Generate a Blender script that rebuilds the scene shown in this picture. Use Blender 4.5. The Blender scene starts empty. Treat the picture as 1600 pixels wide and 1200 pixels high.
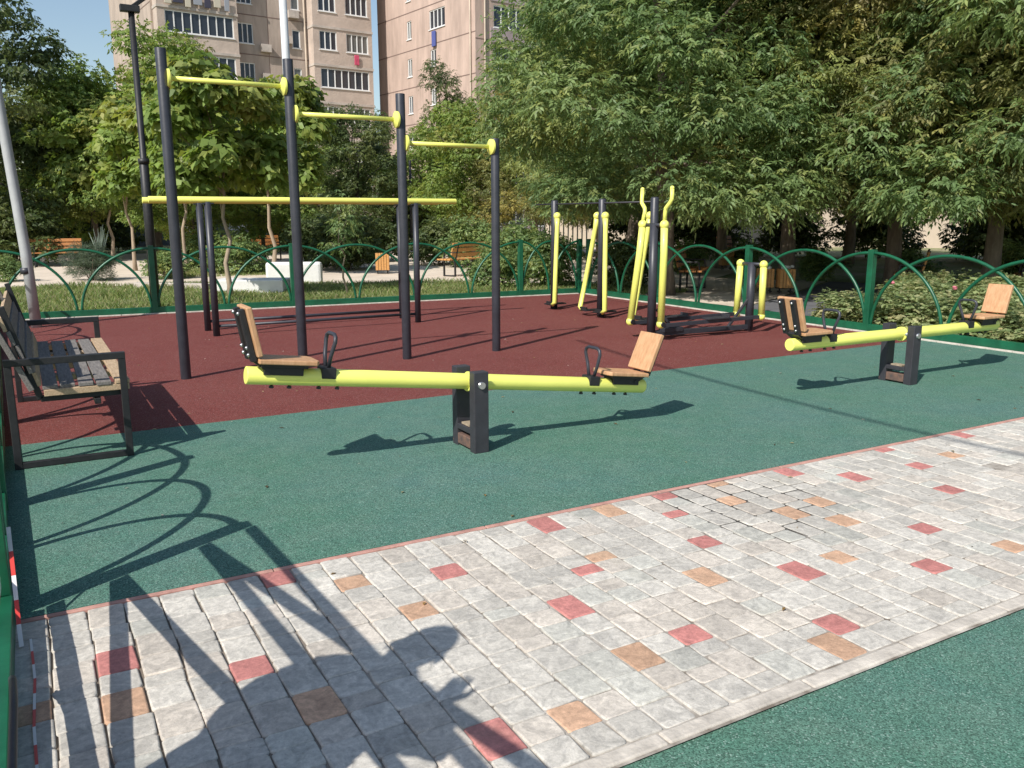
import bpy, math, random
import numpy as np
from mathutils import Vector, Matrix
R = math.radians
S = bpy.context.scene
COL = S.collection

# ------------------------------------------------------------------ camera, sky, sun
cam = bpy.data.cameras.new('camera'); camo = bpy.data.objects.new('camera', cam); COL.objects.link(camo)
cam.sensor_width = 36.0; cam.lens = 36.0 * 1320 / 1600; cam.clip_start = 0.05; cam.clip_end = 1000
PITCH = math.atan(262 / 1320.0); YAW = R(29.5)
camo.location = (0, 0, 1.45)
camo.rotation_mode = 'QUATERNION'
camo.rotation_quaternion = (Matrix.Rotation(-YAW, 4, 'Z') @ Matrix.Rotation(math.pi / 2 - PITCH, 4, 'X') @ Matrix.Rotation(R(-0.15), 4, 'Z')).to_quaternion()
S.camera = camo
SUN_EL = R(42.6); SUN_AZ = math.atan2(-.88, -.475)      # azimuth measured from +Y towards +X
w = bpy.data.worlds.new('World'); S.world = w; w.use_nodes = True
nt = w.node_tree; bg = nt.nodes['Background']
sky = nt.nodes.new('ShaderNodeTexSky'); sky.sky_type = 'NISHITA'; sky.sun_disc = False
sky.sun_elevation = SUN_EL; sky.sun_rotation = SUN_AZ % (2 * math.pi)
sky.air_density = 1.15; sky.dust_density = .8; sky.ozone_density = 1.0
nt.links.new(sky.outputs[0], bg.inputs[0]); bg.inputs[1].default_value = 0.105
sl = bpy.data.lights.new('sun', 'SUN'); sl.energy = 4.3; sl.angle = R(.5); sl.color = (1, .95, .88)
so = bpy.data.objects.new('sun', sl); COL.objects.link(so)
tosun = Vector((-.88 * math.cos(SUN_EL), -.475 * math.cos(SUN_EL), math.sin(SUN_EL))).normalized()
so.rotation_euler = tosun.to_track_quat('Z', 'Y').to_euler(); so.location = (-20, -12, 25)
S.view_settings.view_transform = 'Standard'; S.view_settings.look = 'None'
S.view_settings.exposure = .34; S.view_settings.gamma = 1
S.render.engine = 'CYCLES'
S.cycles.max_bounces = 6; S.cycles.diffuse_bounces = 3; S.cycles.glossy_bounces = 2
S.cycles.transmission_bounces = 4; S.cycles.transparent_max_bounces = 4

# ------------------------------------------------------------------ materials
def mat(name, col, rough=.6, metal=0, noise=None, bump=None, spec=.5, col2=None, stretch=None, coat=0):
    """noise=(scale, amount); bump=(scale, distance)"""
    m = bpy.data.materials.new(name); m.use_nodes = True
    n = m.node_tree; b = n.nodes['Principled BSDF']; L = n.links.new
    b.inputs['Roughness'].default_value = rough; b.inputs['Metallic'].default_value = metal
    b.inputs['Specular IOR Level'].default_value = spec
    b.inputs['Base Color'].default_value = (*col, 1)
    if coat: b.inputs['Coat Weight'].default_value = coat
    tc = n.nodes.new('ShaderNodeTexCoord'); src = tc.outputs['Object']
    if stretch:
        mp = n.nodes.new('ShaderNodeMapping'); mp.inputs['Scale'].default_value = stretch
        L(src, mp.inputs[0]); src = mp.outputs[0]
    if noise:
        t = n.nodes.new('ShaderNodeTexNoise'); t.inputs['Scale'].default_value = noise[0]; t.inputs['Detail'].default_value = 6
        t.inputs['Roughness'].default_value = .65
        L(src, t.inputs['Vector'])
        r = n.nodes.new('ShaderNodeValToRGB'); e = r.color_ramp.elements
        a = noise[1]; c2 = col2 or tuple(c * (1 - a) for c in col)
        e[0].position = .3; e[0].color = (*c2, 1); e[1].position = .7
        e[1].color = (*[min(1, c * (1 + a * .6)) for c in col], 1) if not col2 else (*col, 1)
        L(t.outputs['Fac'], r.inputs[0]); L(r.outputs[0], b.inputs['Base Color'])
    if bump:
        t2 = n.nodes.new('ShaderNodeTexNoise'); t2.inputs['Scale'].default_value = bump[0]; t2.inputs['Detail'].default_value = 4
        L(src, t2.inputs['Vector'])
        bn = n.nodes.new('ShaderNodeBump'); bn.inputs['Distance'].default_value = bump[1]; bn.inputs['Strength'].default_value = .8
        L(t2.outputs['Fac'], bn.inputs['Height']); L(bn.outputs[0], b.inputs['Normal'])
    return m

def mixn(n, a, b, fac, bl='MIX'):
    x = n.nodes.new('ShaderNodeMix'); x.data_type = 'RGBA'; x.blend_type = bl
    for s, v in ((x.inputs[0], fac), (x.inputs[6], a), (x.inputs[7], b)):
        if hasattr(v, 'is_output') or isinstance(v, bpy.types.NodeSocket): n.links.new(v, s)
        elif isinstance(v, (int, float)): s.default_value = v
        else: s.default_value = (*v, 1)
    return x.outputs[2]
def ramp(n, src, p0, p1, c0=(0, 0, 0), c1=(1, 1, 1)):
    r = n.nodes.new('ShaderNodeValToRGB'); e = r.color_ramp.elements
    e[0].position = p0; e[0].color = (*c0, 1); e[1].position = p1; e[1].color = (*c1, 1)
    n.links.new(src, r.inputs[0]); return r.outputs[0]
def noisen(n, vec, scale, detail=4, rough=.6):
    t = n.nodes.new('ShaderNodeTexNoise'); t.inputs['Scale'].default_value = scale
    t.inputs['Detail'].default_value = detail; t.inputs['Roughness'].default_value = rough
    n.links.new(vec, t.inputs['Vector']); return t.outputs['Fac']

def scuff(m, col, scale=26, thr=.68, amt=.8, stretch=(1, 1, 1)):
    """chips and rubbed spots in a coat of paint"""
    n = m.node_tree; b = n.nodes['Principled BSDF']; v = n.nodes.new('ShaderNodeTexCoord').outputs['Object']
    mp = n.nodes.new('ShaderNodeMapping'); mp.inputs['Scale'].default_value = stretch; n.links.new(v, mp.inputs[0])
    f = ramp(n, noisen(n, mp.outputs[0], scale, 6, .75), thr, thr + .04)
    mu = n.nodes.new('ShaderNodeMath'); mu.operation = 'MULTIPLY'; mu.inputs[1].default_value = amt; n.links.new(f, mu.inputs[0])
    src = b.inputs['Base Color'].links[0].from_socket if b.inputs['Base Color'].links else tuple(b.inputs['Base Color'].default_value[:3])
    n.links.new(mixn(n, src, col, mu.outputs[0]), b.inputs['Base Color'])
def rubber(name, col, blue, dust):
    m = bpy.data.materials.new(name); m.use_nodes = True
    n = m.node_tree; b = n.nodes['Principled BSDF']; L = n.links.new
    v = n.nodes.new('ShaderNodeTexCoord').outputs['Object']
    big = ramp(n, noisen(n, v, .75, 5), .38, .68)
    c = mixn(n, col, blue, big)
    mid = ramp(n, noisen(n, v, 5, 6, .7), .4, .75)
    md = n.nodes.new('ShaderNodeMath'); md.operation = 'MULTIPLY'; md.inputs[1].default_value = .5; L(mid, md.inputs[0])
    c = mixn(n, c, dust, md.outputs[0])
    # crumb: one tone per rubber granule
    vo = n.nodes.new('ShaderNodeTexVoronoi'); vo.inputs['Scale'].default_value = 225; L(v, vo.inputs['Vector'])
    sep = n.nodes.new('ShaderNodeSeparateColor'); L(vo.outputs['Color'], sep.inputs[0])
    tone = ramp(n, sep.outputs[0], .0, 1., (.5, .5, .5), (1.45, 1.45, 1.45))
    c = mixn(n, c, tone, 1.0, 'MULTIPLY')
    pale = ramp(n, sep.outputs[1], .95, .97)
    pl = n.nodes.new('ShaderNodeMath'); pl.operation = 'MULTIPLY'; pl.inputs[1].default_value = .55; L(pale, pl.inputs[0])
    c = mixn(n, c, tuple(min(1, x * 1.2 + .25) for x in col), pl.outputs[0])
    L(c, b.inputs['Base Color']); b.inputs['Roughness'].default_value = .85; b.inputs['Specular IOR Level'].default_value = .2
    bn = n.nodes.new('ShaderNodeBump'); bn.inputs['Distance'].default_value = .0025; bn.inputs['Strength'].default_value = .5
    L(vo.outputs['Distance'], bn.inputs['Height']); bn.invert = True; L(bn.outputs[0], b.inputs['Normal'])
    return m

def attr_mat(name, rough=.8, amt=.5, scale=14, bump=.004):
    """stone blocks: colour per block from the attribute, plus grime"""
    m = bpy.data.materials.new(name); m.use_nodes = True
    n = m.node_tree; b = n.nodes['Principled BSDF']; L = n.links.new
    v = n.nodes.new('ShaderNodeTexCoord').outputs['Object']
    at = n.nodes.new('ShaderNodeAttribute'); at.attribute_name = 'tint'
    tn = n.nodes.new('ShaderNodeTexNoise'); tn.inputs['Scale'].default_value = scale; tn.inputs['Detail'].default_value = 9
    tn.inputs['Roughness'].default_value = .68; tn.inputs['Distortion'].default_value = 1.6; L(v, tn.inputs['Vector'])
    g = ramp(n, tn.outputs['Fac'], .34, .64, (1 - amt,) * 3, (1.12, 1.11, 1.09))
    c = mixn(n, at.outputs['Color'], g, 1, 'MULTIPLY')
    fg = ramp(n, noisen(n, v, 55, 6, .8), .36, .66, (.8, .8, .79), (1.1, 1.1, 1.1)); c = mixn(n, c, fg, 1, 'MULTIPLY')
    sp = ramp(n, noisen(n, v, 130, 3, .6), .64, .7)
    mu = n.nodes.new('ShaderNodeMath'); mu.operation = 'MULTIPLY'; mu.inputs[1].default_value = .45; L(sp, mu.inputs[0])
    c = mixn(n, c, (.16, .14, .12), mu.outputs[0])
    st = ramp(n, noisen(n, v, 1.6, 5, .6), .6, .75)
    ms = n.nodes.new('ShaderNodeMath'); ms.operation = 'MULTIPLY'; ms.inputs[1].default_value = .3; L(st, ms.inputs[0])
    c = mixn(n, c, (.36, .33, .24), ms.outputs[0])
    L(c, b.inputs['Base Color']); b.inputs['Roughness'].default_value = rough; b.inputs['Specular IOR Level'].default_value = .3
    bn = n.nodes.new('ShaderNodeBump'); bn.inputs['Distance'].default_value = bump; bn.inputs['Strength'].default_value = .6
    L(noisen(n, v, 45, 6, .7), bn.inputs['Height']); L(bn.outputs[0], b.inputs['Normal'])
    return m

def leaf_mat(name, trans=.42):
    m = bpy.data.materials.new(name); m.use_nodes = True
    n = m.node_tree; n.nodes.clear(); L = n.links.new
    out = n.nodes.new('ShaderNodeOutputMaterial')
    at = n.nodes.new('ShaderNodeAttribute'); at.attribute_name = 'tint'
    d = n.nodes.new('ShaderNodeBsdfPrincipled'); d.inputs['Roughness'].default_value = .5; d.inputs['Specular IOR Level'].default_value = .4
    t = n.nodes.new('ShaderNodeBsdfTranslucent'); mx = n.nodes.new('ShaderNodeMixShader'); mx.inputs[0].default_value = trans
    L(at.outputs['Color'], d.inputs['Base Color'])
    hs = n.nodes.new('ShaderNodeHueSaturation'); hs.inputs['Saturation'].default_value = 1.15; hs.inputs['Value'].default_value = 1.3
    hs.inputs['Hue'].default_value = .49
    L(at.outputs['Color'], hs.inputs['Color']); L(hs.outputs[0], t.inputs['Color'])
    L(d.outputs[0], mx.inputs[1]); L(t.outputs[0], mx.inputs[2]); L(mx.outputs[0], out.inputs['Surface'])
    return m

def wood(name, c1, c2, scale=6, stretch=(12, 1, 12), rough=.55):
    m = mat(name, c1, rough, noise=(scale, .4), col2=c2, stretch=stretch, bump=(scale * 3, .002))
    return m

M = {}
M['red'] = rubber('red_rubber_crumb', (.155, .04, .035), (.172, .049, .042), (.18, .066, .054))
M['green'] = rubber('green_rubber_crumb', (.073, .17, .122), (.083, .172, .148), (.14, .22, .17))
M['steel'] = mat('charcoal_powder_coat', (.037, .039, .05), .42, noise=(9, .25), bump=(60, .0006))
M['steelworn'] = mat('worn_charcoal_paint', (.045, .045, .053), .5, noise=(11, .5), col2=(.03, .028, .034), bump=(60, .001))
M['black'] = mat('black_painted_steel', (.018, .018, .02), .5, noise=(20, .4), bump=(50, .001))
M['yellow'] = mat('lime_yellow_powder_coat', (.85, .86, .19), .4, noise=(3, .08), coat=.1)
scuff(M['yellow'], (.3, .3, .1), 22, .67, .55, (.6, 1, 1)); scuff(M['steel'], (.16, .16, .17), 30, .68, .6); scuff(M['steelworn'], (.22, .13, .08), 18, .66, .6)
M['fence'] = mat('dark_green_enamel', (.008, .105, .05), .38, noise=(6, .35), bump=(40, .0008))
M['seatwood'] = wood('varnished_seat_board', (.62, .37, .2), (.44, .23, .11), 5, (9, 9, 1.5))
M['slat'] = wood('orange_varnished_slat', (.55, .24, .07), (.33, .12, .035), 5, (1.5, 10, 10))
M['slatlight'] = wood('light_varnished_slat', (.66, .36, .12), (.45, .2, .06), 5, (1.5, 10, 10))
M['pallet'] = wood('raw_pallet_wood', (.56, .42, .27), (.33, .22, .13), 7, (12, 1.5, 12), .8)
M['palletgrey'] = wood('worn_grey_painted_plank', (.25, .23, .21), (.11, .1, .095), 7, (12, 1.2, 12), .95)
scuff(M['fence'], (.12, .09, .05), 16, .69, .6)
M['bolt'] = mat('zinc_bolt', (.55, .55, .55), .3, .9)
M['rust'] = mat('rusty_plate', (.2, .11, .075), .8, noise=(18, .5), col2=(.06, .05, .05), bump=(50, .002))
M['sand'] = mat('sandy_dirt', (.34, .27, .19), .9, noise=(20, .4))
M['white'] = mat('white_concrete', (.72, .71, .68), .8, noise=(4, .12), bump=(30, .004))
M['kerb'] = mat('pale_kerb_concrete', (.56, .51, .44), .85, noise=(9, .35), bump=(40, .005))
M['pinkkerb'] = mat('red_tinted_kerb', (.5, .27, .22), .85, noise=(10, .3), bump=(40, .004))
M['bark'] = mat('grey_brown_bark', (.19, .15, .115), .9, noise=(10, .5), bump=(22, .03), stretch=(1, 1, .25))
M['palebark'] = mat('pale_bark', (.36, .28, .2), .9, noise=(8, .35), bump=(22, .015), stretch=(1, 1, .3))
M['darkbark'] = mat('dark_bark', (.05, .04, .033), .9, noise=(8, .4), bump=(20, .03), stretch=(1, 1, .25))
M['polewhite'] = mat('galvanised_pole', (.44, .45, .46), .5, .2, noise=(5, .15))
M['tapewhite'] = None
M['pave'] = attr_mat('tumbled_paver', .85, .3, 13)
M['leaf'] = leaf_mat('leaf')
M['glass'] = mat('dark_window_glass', (.03, .035, .045), .08, spec=.6)
M['pvc'] = mat('white_window_frame', (.75, .75, .74), .5)
M['tuffpink'] = mat('pink_panel_wall', (.5, .375, .315), .9, noise=(1.1, .26), bump=(6, .02), stretch=(1, 1, .22))
M['tufforange'] = mat('tan_panel_wall', (.43, .35, .295), .9, noise=(1.0, .3), bump=(5, .02), stretch=(1, 1, .25))
M['tuffpale'] = mat('pale_balcony_panel', (.52, .425, .36), .9, noise=(.5, .25), bump=(6, .02))
M['lilac'] = mat('lilac_panel', (.4, .32, .33), .9, noise=(.5, .2))
M['seam'] = mat('dark_panel_joint', (.2, .14, .12), .95)
M['ledge'] = mat('grey_ledge', (.5, .44, .39), .9, noise=(1.2, .25))
M['shed'] = mat('blue_grey_sheet_metal', (.1, .12, .16), .6, noise=(1, .3))
M['shedlight'] = mat('pale_grey_sheet_metal', (.27, .29, .33), .6, noise=(1, .25))
M['beige'] = mat('beige_plaster', (.52, .43, .34), .9, noise=(.8, .2))

def ground_mat():
    m = bpy.data.materials.new('dry_soil_and_turf'); m.use_nodes = True
    n = m.node_tree; b = n.nodes['Principled BSDF']; v = n.nodes.new('ShaderNodeTexCoord').outputs['Object']
    c = mixn(n, (.19, .23, .08), (.32, .28, .18), ramp(n, noisen(n, v, .5, 6, .65), .42, .62))
    c = mixn(n, c, (.09, .12, .04), ramp(n, noisen(n, v, 6, 5, .7), .5, .7))
    n.links.new(c, b.inputs['Base Color']); b.inputs['Roughness'].default_value = .95
    bn = n.nodes.new('ShaderNodeBump'); bn.inputs['Distance'].default_value = .03
    n.links.new(noisen(n, v, 12, 6, .7), bn.inputs['Height']); n.links.new(bn.outputs[0], b.inputs['Normal'])
    return m
M['ground'] = ground_mat()
M['plaza'] = mat('dusty_beige_paving', (.66, .56, .45), .9, noise=(1.4, .18), bump=(25, .006))
M['pavingshade'] = mat('paving_painted_shade', (.13, .13, .14), .9, noise=(2, .3), bump=(60, .004))  # shade over the beige paving, put into a dark grey colour

def joint_mat():
    m = bpy.data.materials.new('joint_sand'); m.use_nodes = True
    n = m.node_tree; b = n.nodes['Principled BSDF']; L = n.links.new
    v = n.nodes.new('ShaderNodeTexCoord').outputs['Object']
    sx = n.nodes.new('ShaderNodeSeparateXYZ'); L(v, sx.inputs[0])
    wear = ramp(n, sx.outputs[0], .3, 1.6)                       # sand lies fuller away from the gate
    nz = ramp(n, noisen(n, v, 9, 4), .35, .65)
    mm = n.nodes.new('ShaderNodeMath'); mm.operation = 'MULTIPLY'; L(wear, mm.inputs[0]); L(nz, mm.inputs[1])
    c = mixn(n, (.17, .14, .11), (.5, .46, .4), mm.outputs[0])
    d = n.nodes.new('ShaderNodeVectorMath'); d.operation = 'DISTANCE'; d.inputs[1].default_value = (3.1, 3.0, 0); L(v, d.inputs[0])
    c = mixn(n, (.05, .045, .04), c, ramp(n, d.outputs['Value'], .35, .6))
    L(c, b.inputs['Base Color']); b.inputs['Roughness'].default_value = .95
    return m
M['joint'] = joint_mat()

def tape_mat():
    m = bpy.data.materials.new('barrier_tape_film'); m.use_nodes = True
    n = m.node_tree; b = n.nodes['Principled BSDF']; L = n.links.new
    v = n.nodes.new('ShaderNodeTexCoord').outputs['UV']
    sx = n.nodes.new('ShaderNodeSeparateXYZ'); L(v, sx.inputs[0])
    fr = n.nodes.new('ShaderNodeMath'); fr.operation = 'FRACT'; L(sx.outputs[0], fr.inputs[0])
    gt = n.nodes.new('ShaderNodeMath'); gt.operation = 'GREATER_THAN'; gt.inputs[1].default_value = .5; L(fr.outputs[0], gt.inputs[0])
    L(mixn(n, (.75, .73, .72), (.62, .06, .05), gt.outputs[0]), b.inputs['Base Color']); b.inputs['Roughness'].default_value = .35
    return m
M['tape'] = tape_mat()

# ------------------------------------------------------------------ object helpers
def tag(o, label=None, cat=None, group=None, kind=None):
    if label: o['label'] = label
    if cat: o['category'] = cat
    if group: o['group'] = group
    if kind: o['kind'] = kind
    return o
def thing(name, label, cat, loc=(0, 0, 0), rz=0, group=None):
    o = bpy.data.objects.new(name, None); COL.objects.link(o); o.empty_display_size = .2
    o.location = loc; o.rotation_euler = (0, 0, rz)
    return tag(o, label, cat, group)
def copy_thing(root, loc, rz, label, group=None, sc=1.0):
    r = root.copy(); COL.objects.link(r); r.location = loc; r.rotation_euler = (0, 0, rz); r.scale = (sc, sc, sc); r['label'] = label
    if group: r['group'] = group
    for ch in list(root.children):
        c = ch.copy(); COL.objects.link(c); c.parent = r
        for g in list(ch.children):
            d = g.copy(); COL.objects.link(d); d.parent = c
    return r

class MB:
    def __init__(s): s.v = []; s.f = []; s.sm = []; s.mi = []
    def add(s, vs, fs, smooth=False, mi=0):
        o = len(s.v); s.v += [tuple(v) for v in vs]
        for f in fs: s.f.append([i + o for i in f]); s.sm.append(smooth); s.mi.append(mi)
        return s
    def box(s, c, d, rot=None, mi=0):
        x, y, z = d[0] / 2, d[1] / 2, d[2] / 2
        vs = [Vector(p) for p in ((-x, -y, -z), (x, -y, -z), (x, y, -z), (-x, y, -z), (-x, -y, z), (x, -y, z), (x, y, z), (-x, y, z))]
        if rot is not None: vs = [rot @ v for v in vs]
        c = Vector(c)
        return s.add([v + c for v in vs], [(3, 2, 1, 0), (4, 5, 6, 7), (0, 1, 5, 4), (1, 2, 6, 5), (2, 3, 7, 6), (3, 0, 4, 7)], mi=mi)
    def bar(s, a, b, w, h, mi=0):
        """box from a to b with cross-section w (sideways) x h"""
        a = Vector(a); b = Vector(b); d = b - a
        q = d.to_track_quat('X', 'Z').to_matrix()
        return s.box((a + b) / 2, (d.length, w, h), q, mi)
    def tube(s, pts, r, seg=12, cap=True, mi=0):
        pts = [Vector(p) for p in pts]; rs = r if isinstance(r, (list, tuple)) else [r] * len(pts)
        vs = []; n = len(pts); prev = None
        for i, p in enumerate(pts):
            t = (pts[min(i + 1, n - 1)] - pts[max(i - 1, 0)]).normalized()
            if prev is None:
                u = t.cross(Vector((0, 0, 1)) if abs(t.z) < .9 else Vector((1, 0, 0))).normalized()
            else:
                u = (prev - t * prev.dot(t)).normalized()
            prev = u; w_ = t.cross(u)
            for k in range(seg):
                a = 2 * math.pi * k / seg
                vs.append(p + (u * math.cos(a) + w_ * math.sin(a)) * rs[i])
        fs = [(i * seg + k, i * seg + (k + 1) % seg, (i + 1) * seg + (k + 1) % seg, (i + 1) * seg + k) for i in range(n - 1) for k in range(seg)]
        s.add(vs, fs, True, mi)
        if cap:
            o = len(s.v) - n * seg
            s.f.append([o + k for k in reversed(range(seg))]); s.sm.append(False); s.mi.append(mi)
            s.f.append([o + (n - 1) * seg + k for k in range(seg)]); s.sm.append(False); s.mi.append(mi)
        return s
    def ball(s, c, r, seg=12, rings=8, sc=(1, 1, 1), mi=0):
        vs = []; c = Vector(c)
        for i in range(rings + 1):
            th = math.pi * i / rings
            for k in range(seg):
                a = 2 * math.pi * k / seg
                vs.append(c + Vector((r * sc[0] * math.sin(th) * math.cos(a), r * sc[1] * math.sin(th) * math.sin(a), r * sc[2] * math.cos(th))))
        return s.add(vs, [(i * seg + k, (i + 1) * seg + k, (i + 1) * seg + (k + 1) % seg, i * seg + (k + 1) % seg) for i in range(rings) for k in range(seg)], True, mi)
    def prism(s, poly, z0, z1, mi=0):
        n = len(poly)
        vs = [(p[0], p[1], z0) for p in poly] + [(p[0], p[1], z1) for p in poly]
        return s.add(vs, [tuple(reversed(range(n))), tuple(range(n, 2 * n))] + [(i, (i + 1) % n, n + (i + 1) % n, n + i) for i in range(n)], mi=mi)
    def mesh(s, name, m):
        me = bpy.data.meshes.new(name); me.from_pydata(s.v, [], s.f)
        for x in (m if isinstance(m, (list, tuple)) else [m]): me.materials.append(x)
        me.polygons.foreach_set('use_smooth', s.sm); me.polygons.foreach_set('material_index', s.mi)
        me.update(); return me
    def build(s, name, m, parent=None, bevel=0, label=None):
        o = bpy.data.objects.new(name, s.mesh(name, m)); COL.objects.link(o); o.parent = parent
        if bevel:
            b = o.modifiers.new('bevel', 'BEVEL'); b.width = bevel; b.segments = 2; b.limit_method = 'ANGLE'; b.angle_limit = R(40)
        if label: o['label'] = label
        return o
def lerp(a, b, t): return a + (b - a) * t

# ------------------------------------------------------------------ setting: ground, rubber, paving
def structure(name, mb, m, bevel=0):
    return tag(mb.build(name, m, bevel=bevel), kind='structure')
def leftX(y): return -.155 - .0277 * (y - 3.4)          # line of the left fence
def farY(x): return 14.1 - .063 * (x + .45)             # line of the far fence
RX = 9.2                                                # line of the right fence
structure('ground', MB().add([(-150, -60, -.05), (250, -60, -.05), (250, 260, -.05), (-150, 260, -.05)], [(0, 1, 2, 3)]), M['ground'])
structure('red_rubber_floor', MB().prism([(leftX(6.2) - .02, 6.2), (RX, 6.24), (RX - .1, farY(9.1)), (leftX(14.1), 14.1)], -.045, 0), M['red'])
structure('green_rubber_floor', MB().prism([(leftX(3.4) - .05, 3.4), (RX, 3.4), (RX, 6.24), (leftX(6.2) - .02, 6.2)], -.045, 0), M['green'])
structure('front_rubber_floor', MB().prism([(-.3, -4), (RX, -4), (RX, 1.632), (-.3, 1.632)], -.045, -.012), M['green'])

rng = np.random.default_rng(7); rnd = random.Random(4)
RP = [(0.77,3.26),(1.4,3.05),(0.13,2.9),(0.52,2.67),(2.04,3.28),(2.79,3.28),(2.66,3.08),(1.91,2.72),(1.67,2.45),(1.92,2.1),(1.04,1.86),(2.54,2.69),(3.64,3.3),(3.91,3.01),(4.63,3.3),(4.4,3.03),(5.31,3.29),(4.17,2.62),(3.54,2.33),(2.68,2.26),(3.18,2.02),(2.42,1.88),(6.1,2.9),(6.9,3.2),(7.4,2.6),(5.6,2.5),(6.5,2.2),(8.1,3.0),(8.6,2.3),(7.8,1.95)]
OP = [(1.01,3.14),(1.16,2.75),(-.09,2.73),(0.14,2.59),(0.66,2.3),(2.42,3.29),(2.05,2.84),(1.67,2.06),(1.3,1.91),(2.29,2.37),(3.16,3.32),(3.04,3.03),(3.41,2.88),(3.16,2.72),(3.3,2.56),(4.79,3.05),(2.93,2.28),(3.69,1.95),(2.29,1.78),(5.9,3.1),(6.6,2.7),(7.1,3.1),(8.3,2.7),(4.9,2.1),(5.3,2.0)]
def paving():
    V = []; F = []; C = []
    cw = .1275; x = -.195; i = 0
    def block(x0, x1, y0, y1, c):
        o = len(V); g = .0025; b = .0055; zt = rnd.gauss(0, .0013); rd = .009
        if math.hypot((x0 + x1) / 2 - 3.1, ((y0 + y1) / 2 - 3.0) * .9) < rnd.uniform(.3, .45): g = .005; y0 += .0022; y1 -= .0022
        wv = .0035 * math.sin(y0 * 9 + x0 * 3.1); x0 += g + wv + rnd.uniform(-.001, .002); x1 -= g - wv + rnd.uniform(-.001, .002); y0 += g * .22; y1 -= g * .22
        tx, ty = rnd.gauss(0, .006), rnd.gauss(0, .006); cx, cy = (x0 + x1) / 2, (y0 + y1) / 2
        outer = []
        for (sx, sy, a0) in ((x1, y1, 0), (x0, y1, 90), (x0, y0, 180), (x1, y0, 270)):
            r_ = rd * rnd.uniform(.7, 1.5)
            px = sx - math.copysign(r_, sx - cx); py = sy - math.copysign(r_, sy - cy)
            for k in (0, 45, 90):
                outer.append((px + r_ * math.cos(R(a0 + k)) + rnd.gauss(0, .0017), py + r_ * math.sin(R(a0 + k)) + rnd.gauss(0, .0012)))
        n = len(outer)
        def z(px, py, d): return zt + (px - cx) * tx + (py - cy) * ty - d
        for s_, d in ((1, .03), (1, .004), (None, .0013), (-1, 0)):
            for (px, py) in outer:
                if s_ == 1: q = (px, py)
                else:
                    k = .002 if s_ is None else b
                    q = (px - math.copysign(min(k, abs(px - cx)), px - cx), py - math.copysign(min(k, abs(py - cy)), py - cy))
                V.append((q[0], q[1], z(*q, d))); C.append(c)
        for lv in range(3):
            for k in range(n): F.append((o + lv * n + k, o + lv * n + (k + 1) % n, o + (lv + 1) * n + (k + 1) % n, o + (lv + 1) * n + k))
        F.append([o + 3 * n + k for k in range(n)])
    used = set()
    while x < RX - .05:
        y = 1.697
        top = 3.362
        cuts = [y]
        while cuts[-1] < top - .1:
            cuts.append(cuts[-1] + rnd.choice((.086, .118, .128, .128, .165, .165)) + rnd.gauss(0, .003))
        if top - cuts[-1] > .055: cuts.append(top)
        else: cuts[-1] = top
        for a, b in zip(cuts[:-1], cuts[1:]):
            t = rnd.random()
            base = np.array((.6, .57, .515)) * rnd.uniform(.84, 1.1); dd = math.hypot(x + cw / 2 - 3.1, (a + b) / 2 - 2.95); base = base * (1 - .16 * max(0, 1 - dd / .55))
            if t < .22: base = base * (1.02, .98, .955)
            elif t < .34: base = base * (.93, .96, .96)
            for L_, cc in ((RP, (.53, .22, .2)), (OP, (.6, .385, .26))):
                for (px, py) in L_:
                    if x <= px < x + cw and a <= py < b: base = np.array(cc) * rnd.uniform(.88, 1.12)
            block(x, x + cw, a, b, base)
        x += cw; i += 1
    me = bpy.data.meshes.new('paved_path'); me.from_pydata(V, [], F)
    at = me.color_attributes.new('tint', 'FLOAT_COLOR', 'POINT')
    at.data.foreach_set('color', np.c_[np.array(C, float), np.ones(len(C))].ravel())
    me.materials.append(M['pave']); me.polygons.foreach_set('use_smooth', [len(f) == 4 for f in F]); me.update()
    o = bpy.data.objects.new('paved_path', me); COL.objects.link(o); tag(o, kind='structure')
paving()
structure('paving_bed', MB().add([(x_, y_, z_) for x_, z_ in ((-.3, -.012), (.4, -.01), (1.6, -.0042), (RX, -.0035)) for y_ in (1.625, 3.395)], [(2 * i, 2 * i + 2, 2 * i + 3, 2 * i + 1) for i in range(3)]), M['joint'])
kb = MB(); x = -.2
while x < RX:
    l = rnd.uniform(.45, .62); kb.box((x + l / 2, 1.664 + rnd.gauss(0, .002), -.0125), (l - .003, .058, .026 + rnd.gauss(0, .001))); x += l
structure('front_kerb', kb, M['kerb'], .008)
kb = MB(); x = -.2
while x < RX:
    l = rnd.uniform(.8, 1.1); kb.box((x + l / 2, 3.381, -.012), (l - .004, .028, .028)); x += l
structure('back_kerb', kb, M['pinkkerb'], .004)
kb = MB(); n = 30
for i in range(n):
    a, b = (lerp(-.45, 9.05, i / n), lerp(-.45, 9.05, (i + 1) / n)); kb.bar((a, farY(a) - .085, 0), (b - .006, farY(b) - .085, 0), .06, .03)
structure('far_kerb', kb, M['kerb'], .004)
kb = MB()
for i in range(34):
    a, b = lerp(3.4, 13.35, i / 34), lerp(3.4, 13.35, (i + 1) / 34); kb.box((RX - .085, (a + b) / 2, 0), (.06, b - a - .006, .03))
structure('side_kerb', kb, M['kerb'], .004)
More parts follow.
